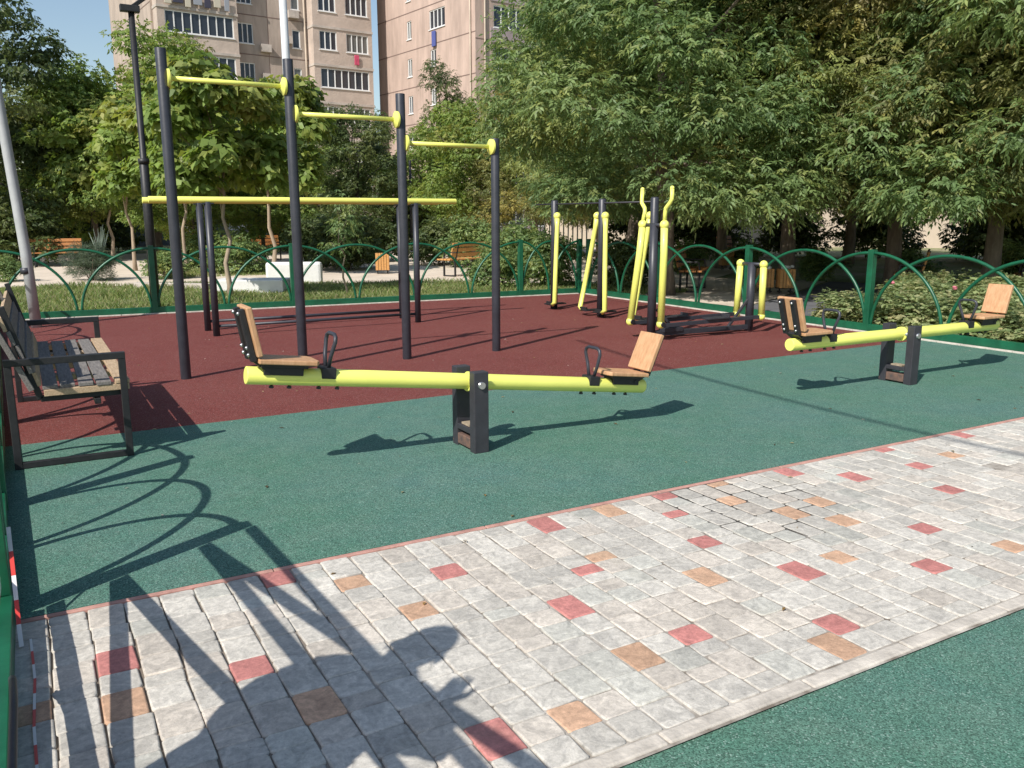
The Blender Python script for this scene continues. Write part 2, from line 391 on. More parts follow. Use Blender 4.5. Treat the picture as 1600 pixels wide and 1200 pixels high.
# beyond the fence
structure('plaza', MB().add([(-14, 21.6, -.043), (-.6, 21.4, -.043), (1.1, 21.0, -.043), (2.3, 20.4, -.043), (4.4, 19.4, -.043), (6.6, 18.8, -.043), (9.2, 17.5, -.043), (11.4, 15.2, -.043), (14.5, 15.6, -.043), (24, 22, -.043), (24, 36, -.043), (-14, 41, -.043)], [tuple(range(12))]), M['plaza'])
structure('side_path', MB().add([(9.35, 12.9, -.041), (9.35, 9.9, -.041), (12.0, 11.2, -.041), (16, 13.5, -.041), (14.5, 15.55, -.041), (11.4, 15.15, -.041)], [(0, 1, 2, 3, 4, 5)]), M['plaza'])
structure('shaded_path', MB().add([(9.35, 9.85, -.042), (9.35, 8.3, -.042), (11.5, 8.9, -.042), (17, 11, -.042), (16, 13.4, -.042), (12.0, 11.15, -.042)], [(0, 1, 2, 3, 4, 5)]), M['pavingshade'])  # same pavement as side_path, with the shade lying on it painted in

# ------------------------------------------------------------------ arched green fence
H = 1.03
def arc_pts(c, d, half, t0, t1, n=18, h=1.0):
    c = Vector(c); d = Vector(d)
    return [c + d * (half * math.cos(lerp(t0, t1, i / n))) * -1 + Vector((0, 0, h * math.sin(lerp(t0, t1, i / n)))) for i in range(n + 1)]
def fence(name, label, P0, P1, stations, group='green arched fence runs round the playground', endpost=True):
    """stations: distances of posts from P0 along P0->P1"""
    P0 = Vector(P0); P1 = Vector(P1); d = (P1 - P0).normalized()
    t = thing(name, label, 'fence', P0)
    rz = math.atan2(d.y, d.x); t.rotation_euler.z = rz
    X = Vector((1, 0, 0)); Lz = (P1 - P0).length
    MB().box((Lz / 2, 0, .05), (Lz, .07, .1)).build('bottom_rail', M['fence'], t, .004)
    for i, s in enumerate(stations):
        MB().box((s, 0, H / 2), (.08, .08, H)).build('post', M['fence'], t, .004)
        if i:
            a = stations[i - 1]; half = (s - a) / 2; m_ = (s + a) / 2
            MB().tube(arc_pts((m_, .004, .06), X, half - .045, 0, math.pi, 30, .93), .02, 10).build('arch', M['fence'], t)
            for (c, t0, t1, q) in ((a, math.pi / 2, math.pi, .045), (s, 0, math.pi / 2, .045)):
                # half arches rising from mid panel to the tops of the posts
                MB().tube([p + Vector((0, -.012, 0)) for p in arc_pts((c, 0, .06), X, half - .03, t0, t1, 18, .93)], .02, 10).build('half_arch', M['fence'], t)
    return t
lp = lambda y: (leftX(y) - .06, y, 0)
L0 = Vector(lp(3.42)); L1 = Vector(lp(14.1))
fence('arched_fence', 'green fence of crossing arches on the left beside the pallet bench', L0, L1, [.04, 1.40, 3.45, 5.5, 7.55, 9.6, 10.6])
F0 = Vector((-.45, 14.1, 0)); F1 = Vector((9.12, farY(9.12), 0))
fence('arched_fence', 'green fence of crossing arches along the back of the red rubber floor', F0, F1, [.0, 2.07, 4.18, 6.31, 8.33, 9.58])
fence('arched_fence', 'green fence of crossing arches on the right in front of the rose bushes', (RX, 13.42, 0), (RX, .7, 0), [.12, 2.12, 4.23, 6.34, 8.45, 10.56, 12.6])
# low rail on the near side of the path opening
t = thing('fence_rail', 'short low green rail with curved tube end at the lower left corner of the photo', 'rail', (leftX(2.2) - .085, 2.72, 0))
MB().box((0, -.2, .05), (.07, 1.76, .1)).build('bottom_rail', M['fence'], t, .004)
MB().tube([(.04, .02, .1), (.045, -.05, .125), (.05, -.2, .14), (.05, -.5, .14), (.05, -1.0, .14)], .011, 10).build('tube_end', M['steelworn'], t)
t = thing('fence_post', 'green fence post outside the view that the barrier tapes run to', 'post', (leftX(1.0) - .25, .95, 0))
MB().box((0, 0, .55), (.08, .08, 1.1)).build('post', M['fence'], t, .004)

# ------------------------------------------------------------------ barrier tape
def ribbon(name, label, pts, wd=.062, up=(0, 0, 1), twist=0, group=None):
    pts = [Vector(p) for p in pts]; n = len(pts); vs = []; uv = []; s = 0; up = Vector(up)
    for i, p in enumerate(pts):
        tdir = (pts[min(i + 1, n - 1)] - pts[max(i - 1, 0)]).normalized()
        u = (up - tdir * up.dot(tdir)).normalized(); u = Matrix.Rotation(twist * i / n, 3, tdir) @ u
        if i: s += (p - pts[i - 1]).length
        for k in (-1, 1): vs.append(p + u * (wd / 2 * k)); uv.append((s / .2, k))
    fs = [(2 * i, 2 * i + 2, 2 * i + 3, 2 * i + 1) for i in range(n - 1)]
    me = bpy.data.meshes.new(name); me.from_pydata(vs, [], fs)
    l = me.uv_layers.new(name='UVMap')
    for p in me.polygons:
        for li in p.loop_indices: l.data[li].uv = uv[me.loops[li].vertex_index]
    me.materials.append(M['tape'])
    o = bpy.data.objects.new(name, me); COL.objects.link(o)
    sd = o.modifiers.new('film', 'SOLIDIFY'); sd.thickness = .0012
    return tag(o, label, 'tape', group)
def strand(z0, z1, y0=3.4, y1=1.0, sag=.0, n=16):
    r = []
    for i in range(n + 1):
        f = i / n; y = lerp(y0, y1, f)
        r.append((lerp(leftX(3.4) - .05, leftX(1) - .12, f), y, lerp(z0, z1, f) - sag * math.sin(math.pi * f)))
    return r
for z0, z1, lb in ((.17, .26, 'lowest barrier tape strung across the path opening'), (.41, .21, 'barrier tape slanting down from the fence post towards the rail'),
                   (.42, .86, 'barrier tape slanting up from the fence post'), (.8, 1.32, 'steeply rising barrier tape from the upper fence post'), (.80, 1.0, 'gently rising barrier tape from the upper fence post'), (1.04, 1.18, 'topmost barrier tape across the path opening')):
    ribbon('barrier_tape', lb, strand(z0, z1), .066, twist=0)
ribbon('barrier_tape', 'loose red and white tape end hanging down beside the left fence post', [(-.165, 3.52, .32), (-.162, 3.42, .22), (-.158, 3.3, .12), (-.155, 3.2, .05), (-.152, 3.14, .012)], .014, up=(1, 0, 0))
ribbon('barrier_tape', 'thin strip of barrier tape lying along the paving at the far left', [(-.125, 3.2, .006), (-.115, 2.9, .005), (-.12, 2.6, .006), (-.113, 2.3, .005), (-.12, 2.0, .005)], .008, up=(1, 0, 0))

# ------------------------------------------------------------------ pull-up bars
t = thing('pull_up_bars', 'three stepped pull-up bars of lime yellow tube on four charcoal posts', 'pull-up bars', (1.145, 8.08, 0))
PX = [0, 1.085, 2.175, 3.23]; PH = [2.86, 2.86, 2.63, 2.25]
for x, h in zip(PX, PH): MB().tube([(x, 0, -.02), (x, 0, h)], .046, 20).build('post', M['steel'], t, .003)
for i, z in enumerate((2.62, 2.385, 2.165)):
    b = MB().tube([(PX[i] + .045, 0, z), (PX[i + 1] - .045, 0, z)], .0215, 16).build('bar', M['yellow'], t)
    for s, x in ((1, PX[i] + .046), (-1, PX[i + 1] - .046)):
        MB().tube([(x - s * .012, 0, z), (x + s * .01, 0, z), (x + s * .02, 0, z), (x + s * .034, 0, z)], [.08, .08, .05, .025], 24).build('end_disc', M['yellow'], b, .001)
# ------------------------------------------------------------------ parallel bars
t = thing('parallel_bars', 'two long parallel lime yellow bars on short charcoal posts', 'parallel bars', (1.94, 10.88, 0))
for y in (0, .58):
    for x in (0, 2.71): MB().tube([(x, y, -.02), (x, y, 1.63)], .041, 18).build('post', M['steel'], t)
    MB().tube([(-.66, y, 1.655), (3.32, y, 1.655)], .038, 18).build('bar', M['yellow'], t, .004)
    MB().tube([(.0, y, .12), (2.71, y, .12)], .019, 12).build('low_rail', M['steel'], t)
    for x in (0, 2.71): MB().box((x, y, 1.612), (.14, .06, .012)).build('saddle_plate', M['steel'], t)

# ------------------------------------------------------------------ air walkers
t = thing('air_walker', 'double air walker with yellow swinging legs between three charcoal posts', 'exercise machine', (7.25, 11.44, 0))
for y in (0, -1.28, -2.46): MB().tube([(0, y, -.02), (0, y, 1.68), (0, y, 1.695)], [.056, .056, .04], 18).build('post', M['steel'], t)
MB().tube([(0, .55, 1.635), (0, -2.5, 1.635)], .012, 8).build('top_rod', M['steelworn'], t)
for (py, ty, by, s) in ((0, -.09, -.24, -1), (-1.28, -1.17, -.95, 1), (-1.28, -1.37, -1.58, -1), (-2.46, -2.38, -2.24, 1)):
    o = -s * 0
    MB().tube([(0, py, 1.45), (0, ty, 1.45)], .035, 12).build('axle', M['steel'], t)
    lg = MB().tube([(-.01, ty, 1.45), (-.02, ty + (by - ty) * .12, 1.28), (-.09, lerp(ty, by, .6), .6), (-.14, by, .12), (-.145, by + s * -.06, .085)], [.044, .035, .035, .035, .033], 14)
    lg.ball((-.01, ty, 1.452), .058)
    leg = lg.build('swing_leg', M['yellow'], t)
    fp = MB().box((-.02, by + s * -.17, .085), (.34, .13, .02)).bar((-.14, by, .1), (-.1, by + s * -.22, .085), .03, .03)
    fp.build('foot_plate', M['black'], leg, .004)
    MB().box((-.16, by + s * -.12, .1), (.03, .16, .06)).build('heel_stop', M['black'], leg, .004)

# ------------------------------------------------------------------ elliptical trainer
t = thing('elliptical_trainer', 'elliptical trainer with yellow arms, bent grips and two sliding pedals', 'exercise machine', (6.42, 7.95, 0))
MB().tube([(0, 0, -.02), (0, 0, 1.36)], .052, 18).build('front_post', M['steel'], t)
MB().tube([(1.55, -.05, -.02), (1.55, -.05, .86)], .052, 18).build('rear_post', M['steel'], t)
MB().tube([(0, -.24, 1.345), (0, .24, 1.345)], .022, 12).build('front_axle', M['steel'], t)
MB().tube([(1.55, -.27, .85), (1.55, .2, .85)], .022, 12).build('rear_axle', M['steel'], t)
MB().bar((-.02, -.0, .06), (1.6, -.05, .05), .06, .06).box((.3, -.01, .095), (.3, .1, .05)).build('base_beam', M['steel'], t, .004)
MB().bar((1.2, -.04, .07), (1.53, -.05, .42), .03, .03).build('brace', M['steelworn'], t, .003)
MB().bar((.35, -.01, .08), (.08, .0, .35), .035, .035).build('brace', M['steelworn'], t, .003)
for s, dx, ps in ((1, -.12, .5), (-1, .02, .82)):
    y = .2 * s - .01
    a = MB().tube([(-.02, y, 1.35), (dx * .3 - .02, y, 1.0), (dx - .05, y, .2)], .042, 16); a.ball((-.02, y, 1.35), .055); a.ball((dx - .05, y, .2), .052)
    arm = a.build('front_arm', M['yellow'], t)
    MB().tube([(-.02, y, 1.38), (-.01 - dx * .15, y, 1.5), (-.01 - dx * .2, y + .012 * s, 1.54), (-.01 - dx * .3, y + .085 * s, 1.6), (-dx * .3, y + .1 * s, 1.64), (-dx * .35, y + .1 * s, 1.76)], .024, 12).ball((-dx * .35, y + .1 * s, 1.76), .026).build('grip', M['yellow'], arm)
    r = MB().tube([(1.55, y - .04, .85), (1.55 + dx * .25, y - .04, .22)], .041, 16); r.ball((1.55, y - .04, .85), .053); r.ball((1.55 + dx * .25, y - .04, .2), .05)
    r.build('rear_arm', M['yellow'], t)
    MB().bar((dx - .02, y, .18), (1.55 + dx * .25, y - .04, .2), .035, .045).build('pedal_bar', M['steel'], t, .003)
    MB().box((ps, y - .015, .225), (.34, .13, .02)).box((ps + .16, y - .015, .245), (.02, .13, .04)).build('pedal', M['steelworn'], t, .004)
    MB().tube([(dx - .05, y - .06, .2), (dx - .05, y + .06, .2)], .03, 12).build('pivot_pin', M['black'], t)

# ------------------------------------------------------------------ seesaws
def seesaw(label, x, y, tilt):
    t = thing('seesaw', label, 'seesaw', (x, y, 0), 0, 'yellow seesaws on the green rubber floor')
    for s in (-1, 1):
        MB().box((0, .125 * s, .255), (.1, .07, .515)).build('post', M['steelworn'], t, .005)
    MB().box((0, 0, .13), (.1, .178, .035)).build('cross_plate', M['steelworn'], t, .004)
    MB().box((0, 0, .155), (.07, .11, .012)).build('dirt_patch', M['sand'], t)
    MB().box((-.012, 0, .05), (.075, .176, .07)).build('rubber_stop', M['rust'], t, .006)
    MB().tube([(0, -.175, .43), (0, .175, .43)], .022, 14).build('pivot_pin', M['bolt'], t)
    L = 1.385; rot = Matrix.Rotation(tilt, 4, 'Y'); piv = Matrix.Translation((0, 0, .43))
    beam = MB().tube([(-L, 0, 0), (L, 0, 0)], .05, 28).build('beam', M['yellow'], t, .006)
    beam.matrix_local = piv @ rot
    MB().tube([(-.02, 0, -.001), (.025, 0, -.001)], .062, 28).build('collar', M['yellow'], beam)
    for s in (-1, 1):
        for q in (1.24, 1.14, .97, .86): MB().tube([(s * q, .0, -.068), (s * q, .0, -.057), (s * q, 0, -.0565), (s * q, 0, -.04)], [.014, .014, .008, .008], 8).build('beam_bolt', M['steelworn'], beam)
        # seat board carried on a black bracket
        st = MB().prism([(s * 1.0, -.075), (s * 1.02, -.115), (s * 1.34, -.115), (s * 1.34, .115), (s * 1.02, .115), (s * 1.0, .075)] if s > 0 else
                        [(s * 1.34, -.115), (s * 1.02, -.115), (s * 1.0, -.075), (s * 1.0, .075), (s * 1.02, .115), (s * 1.34, .115)], .078, .105).build('seat', M['seatwood'], beam, .006)
        MB().box((s * 1.19, 0, .066), (.26, .15, .022)).box((s * 1.19, 0, .035), (.22, .12, .045)).build('seat_bracket', M['black'], beam, .003)
        # backrest leaning outward
        a = R(17) * s; rb = Matrix.Rotation(a, 3, 'Y'); c = Vector((s * 1.335, 0, .115))
        MB().box(c + rb @ Vector((0, 0, .14)), (.03, .235, .275), rb).build('backrest', M['seatwood'], beam, .006)
        br = MB()
        for q in (-.06, .06):
            br.box(c + rb @ Vector((s * .032, q, .125)), (.03, .045, .29), rb)
            for zz in (.25, .06, .02): MB().ball(c + rb @ Vector((s * .05, q, zz)), .011, 8, 6).build('bolt_head', M['bolt'], beam)
        br.bar(c + rb @ Vector((s * .03, 0, -.01)), (s * 1.26, 0, .03), .13, .025)
        br.build('backrest_frame', M['black'], beam, .003)
        hx = s * .93
        pts = [(hx, -.03, .06), (hx + s * .0, -.055, .13), (hx - s * .01, -.085, .215), (hx - s * .012, -.078, .242), (hx - s * .013, -.05, .255), (hx - s * .013, .05, .255), (hx - s * .012, .078, .242), (hx - s * .01, .085, .215), (hx, .055, .13), (hx, .03, .06)]
        MB().tube(pts, .0115, 10).build('handle', M['steel'], beam)
        MB().box((hx, 0, .03), (.085, .106, .065)).build('handle_bracket', M['black'], beam, .006)
    return t
seesaw('nearer yellow seesaw whose left end is up, with orange board seats', 2.345, 4.685, R(7.0))
seesaw('farther yellow seesaw standing level near the right fence, with orange board seats', 6.60, 4.72, R(.3))

# ------------------------------------------------------------------ pallet bench on the left
t = thing('pallet_bench', 'bench of grey painted pallet planks in a square black steel frame at the left fence', 'bench', (-.17, 5.58, 0))
W, LY = .6, 2.12
for y in (0, LY):
    f = MB()
    for x in (0, W): f.box((x, y, .305), (.04, .04, .61))
    f.box((W / 2, y, .63), (W + .04, .045, .04)).box((W / 2, y, .02), (W - .04, .036, .036))
    f.build('side_frame', M['black'], t, .003)
    MB().bar((.0, y + .045 * (1 if y == 0 else -1), .95), (.15, y + .045 * (1 if y == 0 else -1), .40), .04, .035).bar((.15, y + .045 * (1 if y == 0 else -1), .40), (W - .02, y + .045 * (1 if y == 0 else -1), .40), .04, .035).build('seat_frame', M['black'], t, .003)
MB().bar((.45, .0, .36), (.45, LY, .36), .035, .035).build('cross_rail', M['black'], t, .003)
for i in range(5):
    x = .2 + i * .098
    for k, (y0, y1) in enumerate(((-.0, 1.03), (1.07, 2.1))):
        MB().box((x + rnd.gauss(0, .004), (y0 + y1) / 2 + rnd.gauss(0, .01), .468 + rnd.gauss(0, .002)), (.08, y1 - y0, .022), Matrix.Rotation(rnd.gauss(0, .008), 3, 'Z')).build('seat_plank', M['pallet'] if i == 4 else M['palletgrey'], t, .003,
            'bare wood seat plank at the front edge' if i == 4 else None)
for y in (.04, .55, 1.05, 1.55, 2.05):
    MB().box((.4, y, .437), (.46, .09, .038)).build('pallet_bearer', M['pallet'], t, .003)
for i in range(5):
    f = i / 4.6; c = Vector((lerp(.14, -.02, f), LY / 2, lerp(.52, .9, f)))
    MB().box(c, (.022, 2.1 + rnd.gauss(0, .02), .085), Matrix.Rotation(R(-16), 3, 'Y')).build('back_plank', M['pallet'] if i in (0, 4) else M['palletgrey'], t, .003)
for y in (.03, 1.05, 2.07):
    MB().bar((.11, y, .46), (-.07, y, .91), .09, .03).build('back_bearer', M['palletgrey'], t, .003)

def at(px, D):
    """ground point seen at image column px, D metres away"""
    a = math.atan((px - 800) / 1346.0) + YAW
    return D * math.sin(a), D * math.cos(a)

# ------------------------------------------------------------------ lamp posts
t = thing('lamp_post', 'tall pale grey lamp post standing behind the pallet bench', 'lamp post', (-.0, 13.0, 0))
MB().tube([(0, 0, -.02), (-.03, 0, 1), (-.26, .0, 5.0), (-.42, 0, 8.0)], [.068, .066, .058, .05], 20).build('pole', M['polewhite'], t)
MB().tube([(-.045, 0, .72), (-.05, 0, .8)], .07, 20).build('band', M['steel'], t)
MB().box((-.1, .45, 8.02), (.22, .9, .08), Matrix.Rotation(R(20), 3, 'Z')).build('lamp_head', M['steel'], t, .01)
t = thing('lamp_post', 'slim black lamp post with small head behind the far fence left of the pull-up bars', 'lamp post', (1.735, 14.9, 0))
MB().tube([(0, 0, -.05), (0, 0, 2.3), (0, 0, 2.32), (0, 0, 4.6)], [.075, .07, .05, .045], 16).build('pole', M['black'], t)
MB().tube([(0, 0, 2.28), (0, 0, 2.36)], .085, 16).build('collar', M['black'], t)
MB().box((-.02, -.02, 4.58), (.28, .12, .1)).bar((0, 0, 4.6), (.5, .1, 5.0), .06, .06).box((.75, .15, 5.06), (.6, .22, .05), Matrix.Rotation(R(8), 3, 'Z')).build('lamp_head', M['black'], t, .01)
t = thing('lamp_post', 'tall white lamp post rising behind the second pull-up post', 'lamp post', (*at(462, 24.2), 0))
MB().tube([(0, 0, -.05), (-.05, 0, 9.5)], [.12, .09], 18).build('pole', mat('white_painted_pole', (.62, .64, .66), .5, noise=(3, .12)), t)
MB().bar((-.05, 0, 9.4), (1.2, .3, 9.8), .07, .07).build('arm', M['polewhite'], t)
t = thing('lamp_post', 'low dark lamp post with flat tilted light panel before the distant trees', 'lamp post', (14.73, 34.95, 0))
MB().tube([(0, 0, -.05), (0, 0, 3.85)], .055, 12).build('pole', M['black'], t)
MB().bar((0, 0, 3.8), (.45, -.2, 3.95), .05, .05).build('arm', M['black'], t)
MB().box((.68, -.3, 4.05), (.62, .3, .04), Matrix.Rotation(R(-24), 3, 'Z') @ Matrix.Rotation(R(-18), 3, 'Y')).build('light_panel', M['shedlight'], t, .008)

# overhead wire whose thin shadow crosses the rubber
t = thing('power_cable', 'thin dark overhead cable high above the seesaws', 'cable', (0, 0, 0))
CA = (5.36, 7.3); CB = (5.12, 2.8)
off = Vector((-.88, -.475, 0)) * (1 / math.tan(SUN_EL)); hh = 6.2
A = Vector((CA[0], CA[1], 0)) + off * hh + Vector((0, 0, hh)); B = Vector((CB[0], CB[1], 0)) + off * hh + Vector((0, 0, hh))
MB().tube([lerp(A, B, f) + Vector((0, 0, -.25 * (1 - (2 * (f + .2) / 1.4 - 1) ** 2) + .2)) for f in [-.2 + i * .1 for i in range(15)]], .019, 8).build('wire', M['black'], t)

# ------------------------------------------------------------------ park benches, bins, planters
def make_bench(label, wood_):
    t = thing('park_bench', label, 'bench', (0, 0, 0), 0, 'slatted park benches beyond the fence')
    for i in range(4): MB().box((0, -.2 + i * .115, .43), (1.5, .095, .035)).build('seat_slat', wood_, t, .006)
    rb = Matrix.Rotation(R(-14), 3, 'X')
    for i in range(3): MB().box((0, .235 + i * .03, .55 + i * .125), (1.5, .03, .1), rb).build('back_slat', wood_, t, .006)
    for s in (-1, 1):
        f = MB().box((s * .55, -.18, .2), (.04, .04, .41)).box((s * .55, .19, .2), (.04, .04, .41)).bar((s * .55, -.2, .4), (s * .55, .21, .4), .04, .03).bar((s * .55, .2, .4), (s * .55, .32, .86), .04, .03).bar((s * .55, -.2, .02), (s * .55, .21, .02), .04, .03)
        f.bar((s * .55, -.16, .6), (s * .55, .24, .6), .03, .03).bar((s * .55, -.16, .6), (s * .55, -.18, .42), .03, .03)
        f.build('leg_frame', M['black'], t, .003)
    return t
GB = 'slatted park benches beyond the fence'
b0 = make_bench('orange slatted bench on the beige plaza beside the feathery shrub', M['slat']); b0.location = (.72, 30.0, -.045); b0.rotation_euler.z = R(-6)
for x, y, rz, lb in ((7.25, 30.6, 15, 'dark orange bench left of the tall white lamp post'), (8.5, 27.9, -12, 'brown bench just right of the tall white lamp post'),
                     (5.7, 35.4, 0, 'distant orange bench seen between the parallel bar posts'), (6.6, 31.5, 60, 'small end-on bench between the young trunk and the white planter'),
                     (13.9, 27.2, -25, 'sunny orange bench behind the leafy bush left of the air walker'), (11.75, 13.25, 42, 'reddish bench under the leaning tree behind the elliptical trainer'),
                     (19.6, 20.3, 30, 'dark red bench in deep shade left of the tall right fence post')):
    copy_thing(b0, (x, y, -.045), R(rz), lb, GB)
b1 = make_bench('light wood bench seen from behind beyond the lawn at the centre', M['slatlight']); b1.location = (9.75, 19.75, -.045); b1.rotation_euler.z = R(203)
for x, y, rz, lb in ((14.4, 10.25, 215, 'light wood bench seen from behind left of the far right tree trunk'), (15.5, 8.6, 212, 'light wood bench seen from behind at the far right edge')):
    copy_thing(b1, (x, y, -.045), R(rz), lb, GB)
def make_bin(label):
    t = thing('litter_bin', label, 'bin', (0, 0, 0), 0, 'wooden slatted litter bins')
    s = MB()
    for k in range(5):
        for a in (0, 90, 180, 270):
            q = Matrix.Rotation(R(a), 3, 'Z'); s.box(q @ Vector((-.14 + k * .07, -.17, .32)), (.06, .02, .44), q)
    s.build('slats', M['slatlight'], t, .004)
    MB().box((0, 0, .3), (.31, .31, .38)).build('liner', M['black'], t, .01)
    MB().box((-.13, 0, .06), (.03, .03, .2)).box((.13, 0, .06), (.03, .03, .2)).bar((-.13, -.15, -.0), (-.13, .15, 0), .03, .03).bar((.13, -.15, -.0), (.13, .15, 0), .03, .03).build('stand', M['black'], t)
    return t
n0 = make_bin('orange slatted litter bin on the plaza left of the third pull-up post'); n0.location = (8.2, 21.5, -.045); n0.rotation_euler.z = R(-20)
n1 = copy_thing(n0, (12.32, 11.85, .02), R(-35), 'left of the pair of overflowing wooden bins behind the elliptical trainer', 'wooden slatted litter bins', .8)
n2 = copy_thing(n0, (12.55, 11.55, .02), R(-30), 'right of the pair of overflowing wooden bins behind the elliptical trainer', 'wooden slatted litter bins', .8)
copy_thing(n0, (16.4, 17.2, .05), R(-25), 'small distant wooden bin above the pair of bins', 'wooden slatted litter bins', .9)
for (x, y, z, lb) in ((12.3, 11.85, .45, 'crumpled white litter heaped on the left bin of the pair'), (12.57, 11.55, .45, 'crumpled white litter heaped on the right bin of the pair')):
    m_ = MB()
    for k in range(6): m_.ball((x + rnd.uniform(-.1, .1), y + rnd.uniform(-.1, .1), z + rnd.uniform(0, .06)), rnd.uniform(.035, .06), 7, 5, (1, 1.2, .8))
    tag(m_.build('litter', M['white']), lb, 'litter')
t = thing('planter_block', 'low white concrete planter block on the lawn behind the parallel bars', 'planter', (0, 0, -.05))
MB().prism([(3.1, 17.55), (4.35, 16.95), (4.7, 17.6), (3.45, 18.2)], 0, .27).build('block', M['white'], t, .02)
t = thing('planter_block', 'tall white concrete slab with rounded corner right of the second pull-up post', 'planter', (0, 0, -.05))
MB().prism([(4.6, 19.4), (5.72, 18.86), (5.82, 19.04), (4.7, 19.6)], 0, .5).build('slab', M['white'], t, .06)
t = thing('planter_edge', 'thin grey kerb step at the edge of the plaza left of the white planter', 'kerb', (0, 0, -.05))
MB().prism([(1.9, 19.9), (3.2, 18.7), (3.35, 18.85), (2.05, 20.05)], 0, .12).build('edge', M['ledge'], t, .01)

# ------------------------------------------------------------------ foliage
def leaf_mesh(name, P, D, C, k, Lf, Wf, rachis, droop, seed, curl=.25):
    """sprays of k leaflets each; P positions, D directions, C colours"""
    g = np.random.default_rng(seed); n = len(P)
    D = D / np.linalg.norm(D, axis=1)[:, None]
    up = np.array((0, 0, 1.0)); side = np.cross(D, up) + g.normal(0, .25, (n, 3)); side /= np.linalg.norm(side, axis=1)[:, None] + 1e-9
    VV = []; CC = []
    for j in range(k):
        tpos = (j // 2 + .5) / max(1, (k / 2)); s = 1 if j % 2 else -1
        last = (k % 2 == 1 and j == k - 1)
        rl = rachis * g.uniform(.8, 1.2, (n, 1))
        base = P + D * (rl * tpos) - up * (droop * rl * tpos ** 2 * .6)
        if last: d = D.copy()
        else: d = D * .55 + side * (s * .85)
        d = d - up * (droop * g.uniform(.5, 1.3, (n, 1))) + g.normal(0, .22, (n, 3)); d /= np.linalg.norm(d, axis=1)[:, None]
        w_ = np.cross(d, up * .75 + D * .8 + g.normal(0, .4, (n, 3))); w_ /= np.linalg.norm(w_, axis=1)[:, None] + 1e-9
        l = Lf * g.uniform(.65, 1.2, (n, 1)); ww = Wf * g.uniform(.7, 1.2, (n, 1)) * .5
        nn = np.cross(w_, d)
        v = np.stack([base, base + d * l * .45 + w_ * ww + nn * curl * ww, base + d * l - up * (l * .12), base + d * l * .45 - w_ * ww + nn * curl * ww], 1)
        VV.append(v.reshape(-1, 3)); CC.append(np.repeat(C * g.uniform(.75, 1.25, (n, 1)), 4, 0))
    V = np.concatenate(VV); Cc = np.concatenate(CC)
    nf = len(V) // 4
    me = bpy.data.meshes.new(name); me.vertices.add(len(V)); me.loops.add(len(V)); me.polygons.add(nf)
    me.vertices.foreach_set('co', V.ravel()); me.loops.foreach_set('vertex_index', np.arange(len(V), dtype=np.int32))
    me.polygons.foreach_set('loop_start', np.arange(0, len(V), 4, dtype=np.int32))
    me.update(calc_edges=True)
    at = me.color_attributes.new('tint', 'FLOAT_COLOR', 'POINT'); at.data.foreach_set('color', np.c_[np.clip(Cc, 0, 1), np.ones(len(Cc))].ravel())
    me.materials.append(M['leaf'])
    return me
def clumps(seed, c, rad, n, r0, r1, lo=-1.0, fill=.18):
    """clump centres spread over an uneven crown ellipsoid"""
    g = random.Random(seed); out = []
    while len(out) < n:
        v = Vector((g.gauss(0, 1), g.gauss(0, 1), g.gauss(0, 1))).normalized()
        if v.z < lo: continue
        f = g.uniform(.72, 1.0) if g.random() > fill else g.uniform(.1, .6)
        f *= 1 + .16 * math.sin(v.x * 5 + seed) * math.cos(v.y * 4 - seed)
        out.append((Vector((c[0] + v.x * rad[0] * f, c[1] + v.y * rad[1] * f, c[2] + v.z * rad[2] * f)), g.uniform(r0, r1)))
    return out
def dome(seed, top, rad, n, r0, r1, zlo=2.0):
    """clump centres over a crown that is widest low down and rounds off to the top"""
    g = random.Random(seed); out = []
    for i in range(n):
        z = zlo + (top - zlo) * g.random() ** 1.15; a = g.uniform(0, 6.283)
        pr = max(.15, 1 - ((z - zlo) / (top - zlo)) ** 2.2) ** .5 * min(1, .8 + (z - zlo) * .25)
        f = g.uniform(.78, 1.02) if g.random() > .12 else g.uniform(.2, .7)
        f *= 1 + .13 * math.sin(3 * a + seed) * math.sin(z * 1.7 + seed)
        q = rad * pr * f; out.append((Vector((q * math.cos(a), q * math.sin(a), z)), g.uniform(r0, r1)))
    return out
def crown(name, cl, per, pal, k, Lf, Wf, rachis, droop, seed, jit=.3):
    g = np.random.default_rng(seed); P = []; D = []; C = []
    pal = np.array([p[:3] for p in pal]); 
    for (c, r) in cl:
        n = int(per * (r ** 2)); v = g.normal(0, 1, (n, 3)); v /= np.linalg.norm(v, axis=1)[:, None]
        f = g.uniform(.35, 1, (n, 1)) ** .6
        v[:, 2] = np.where(v[:, 2] < -.2, v[:, 2] * .5, v[:, 2]); P.append(np.array(c) + v * f * r * np.array((1, 1, .75)))
        D.append(v * np.array((1, 1, .6)) + g.normal(0, .35, (n, 3)) - np.array((0, 0, droop * .4)))
        base = pal[g.choice(len(pal), p=W_[len(pal)])]
        mix = pal[g.integers(0, len(pal), n)]
        C.append(base * .55 + mix * .45)
    return leaf_mesh(name, np.concatenate(P), np.concatenate(D), np.concatenate(C), k, Lf, Wf, rachis, droop, seed + 1)
W_ = {1: [1], 2: [.75, .25], 3: [.6, .25, .15], 4: [.42, .3, .17, .11], 5: [.36, .27, .17, .12, .08]}
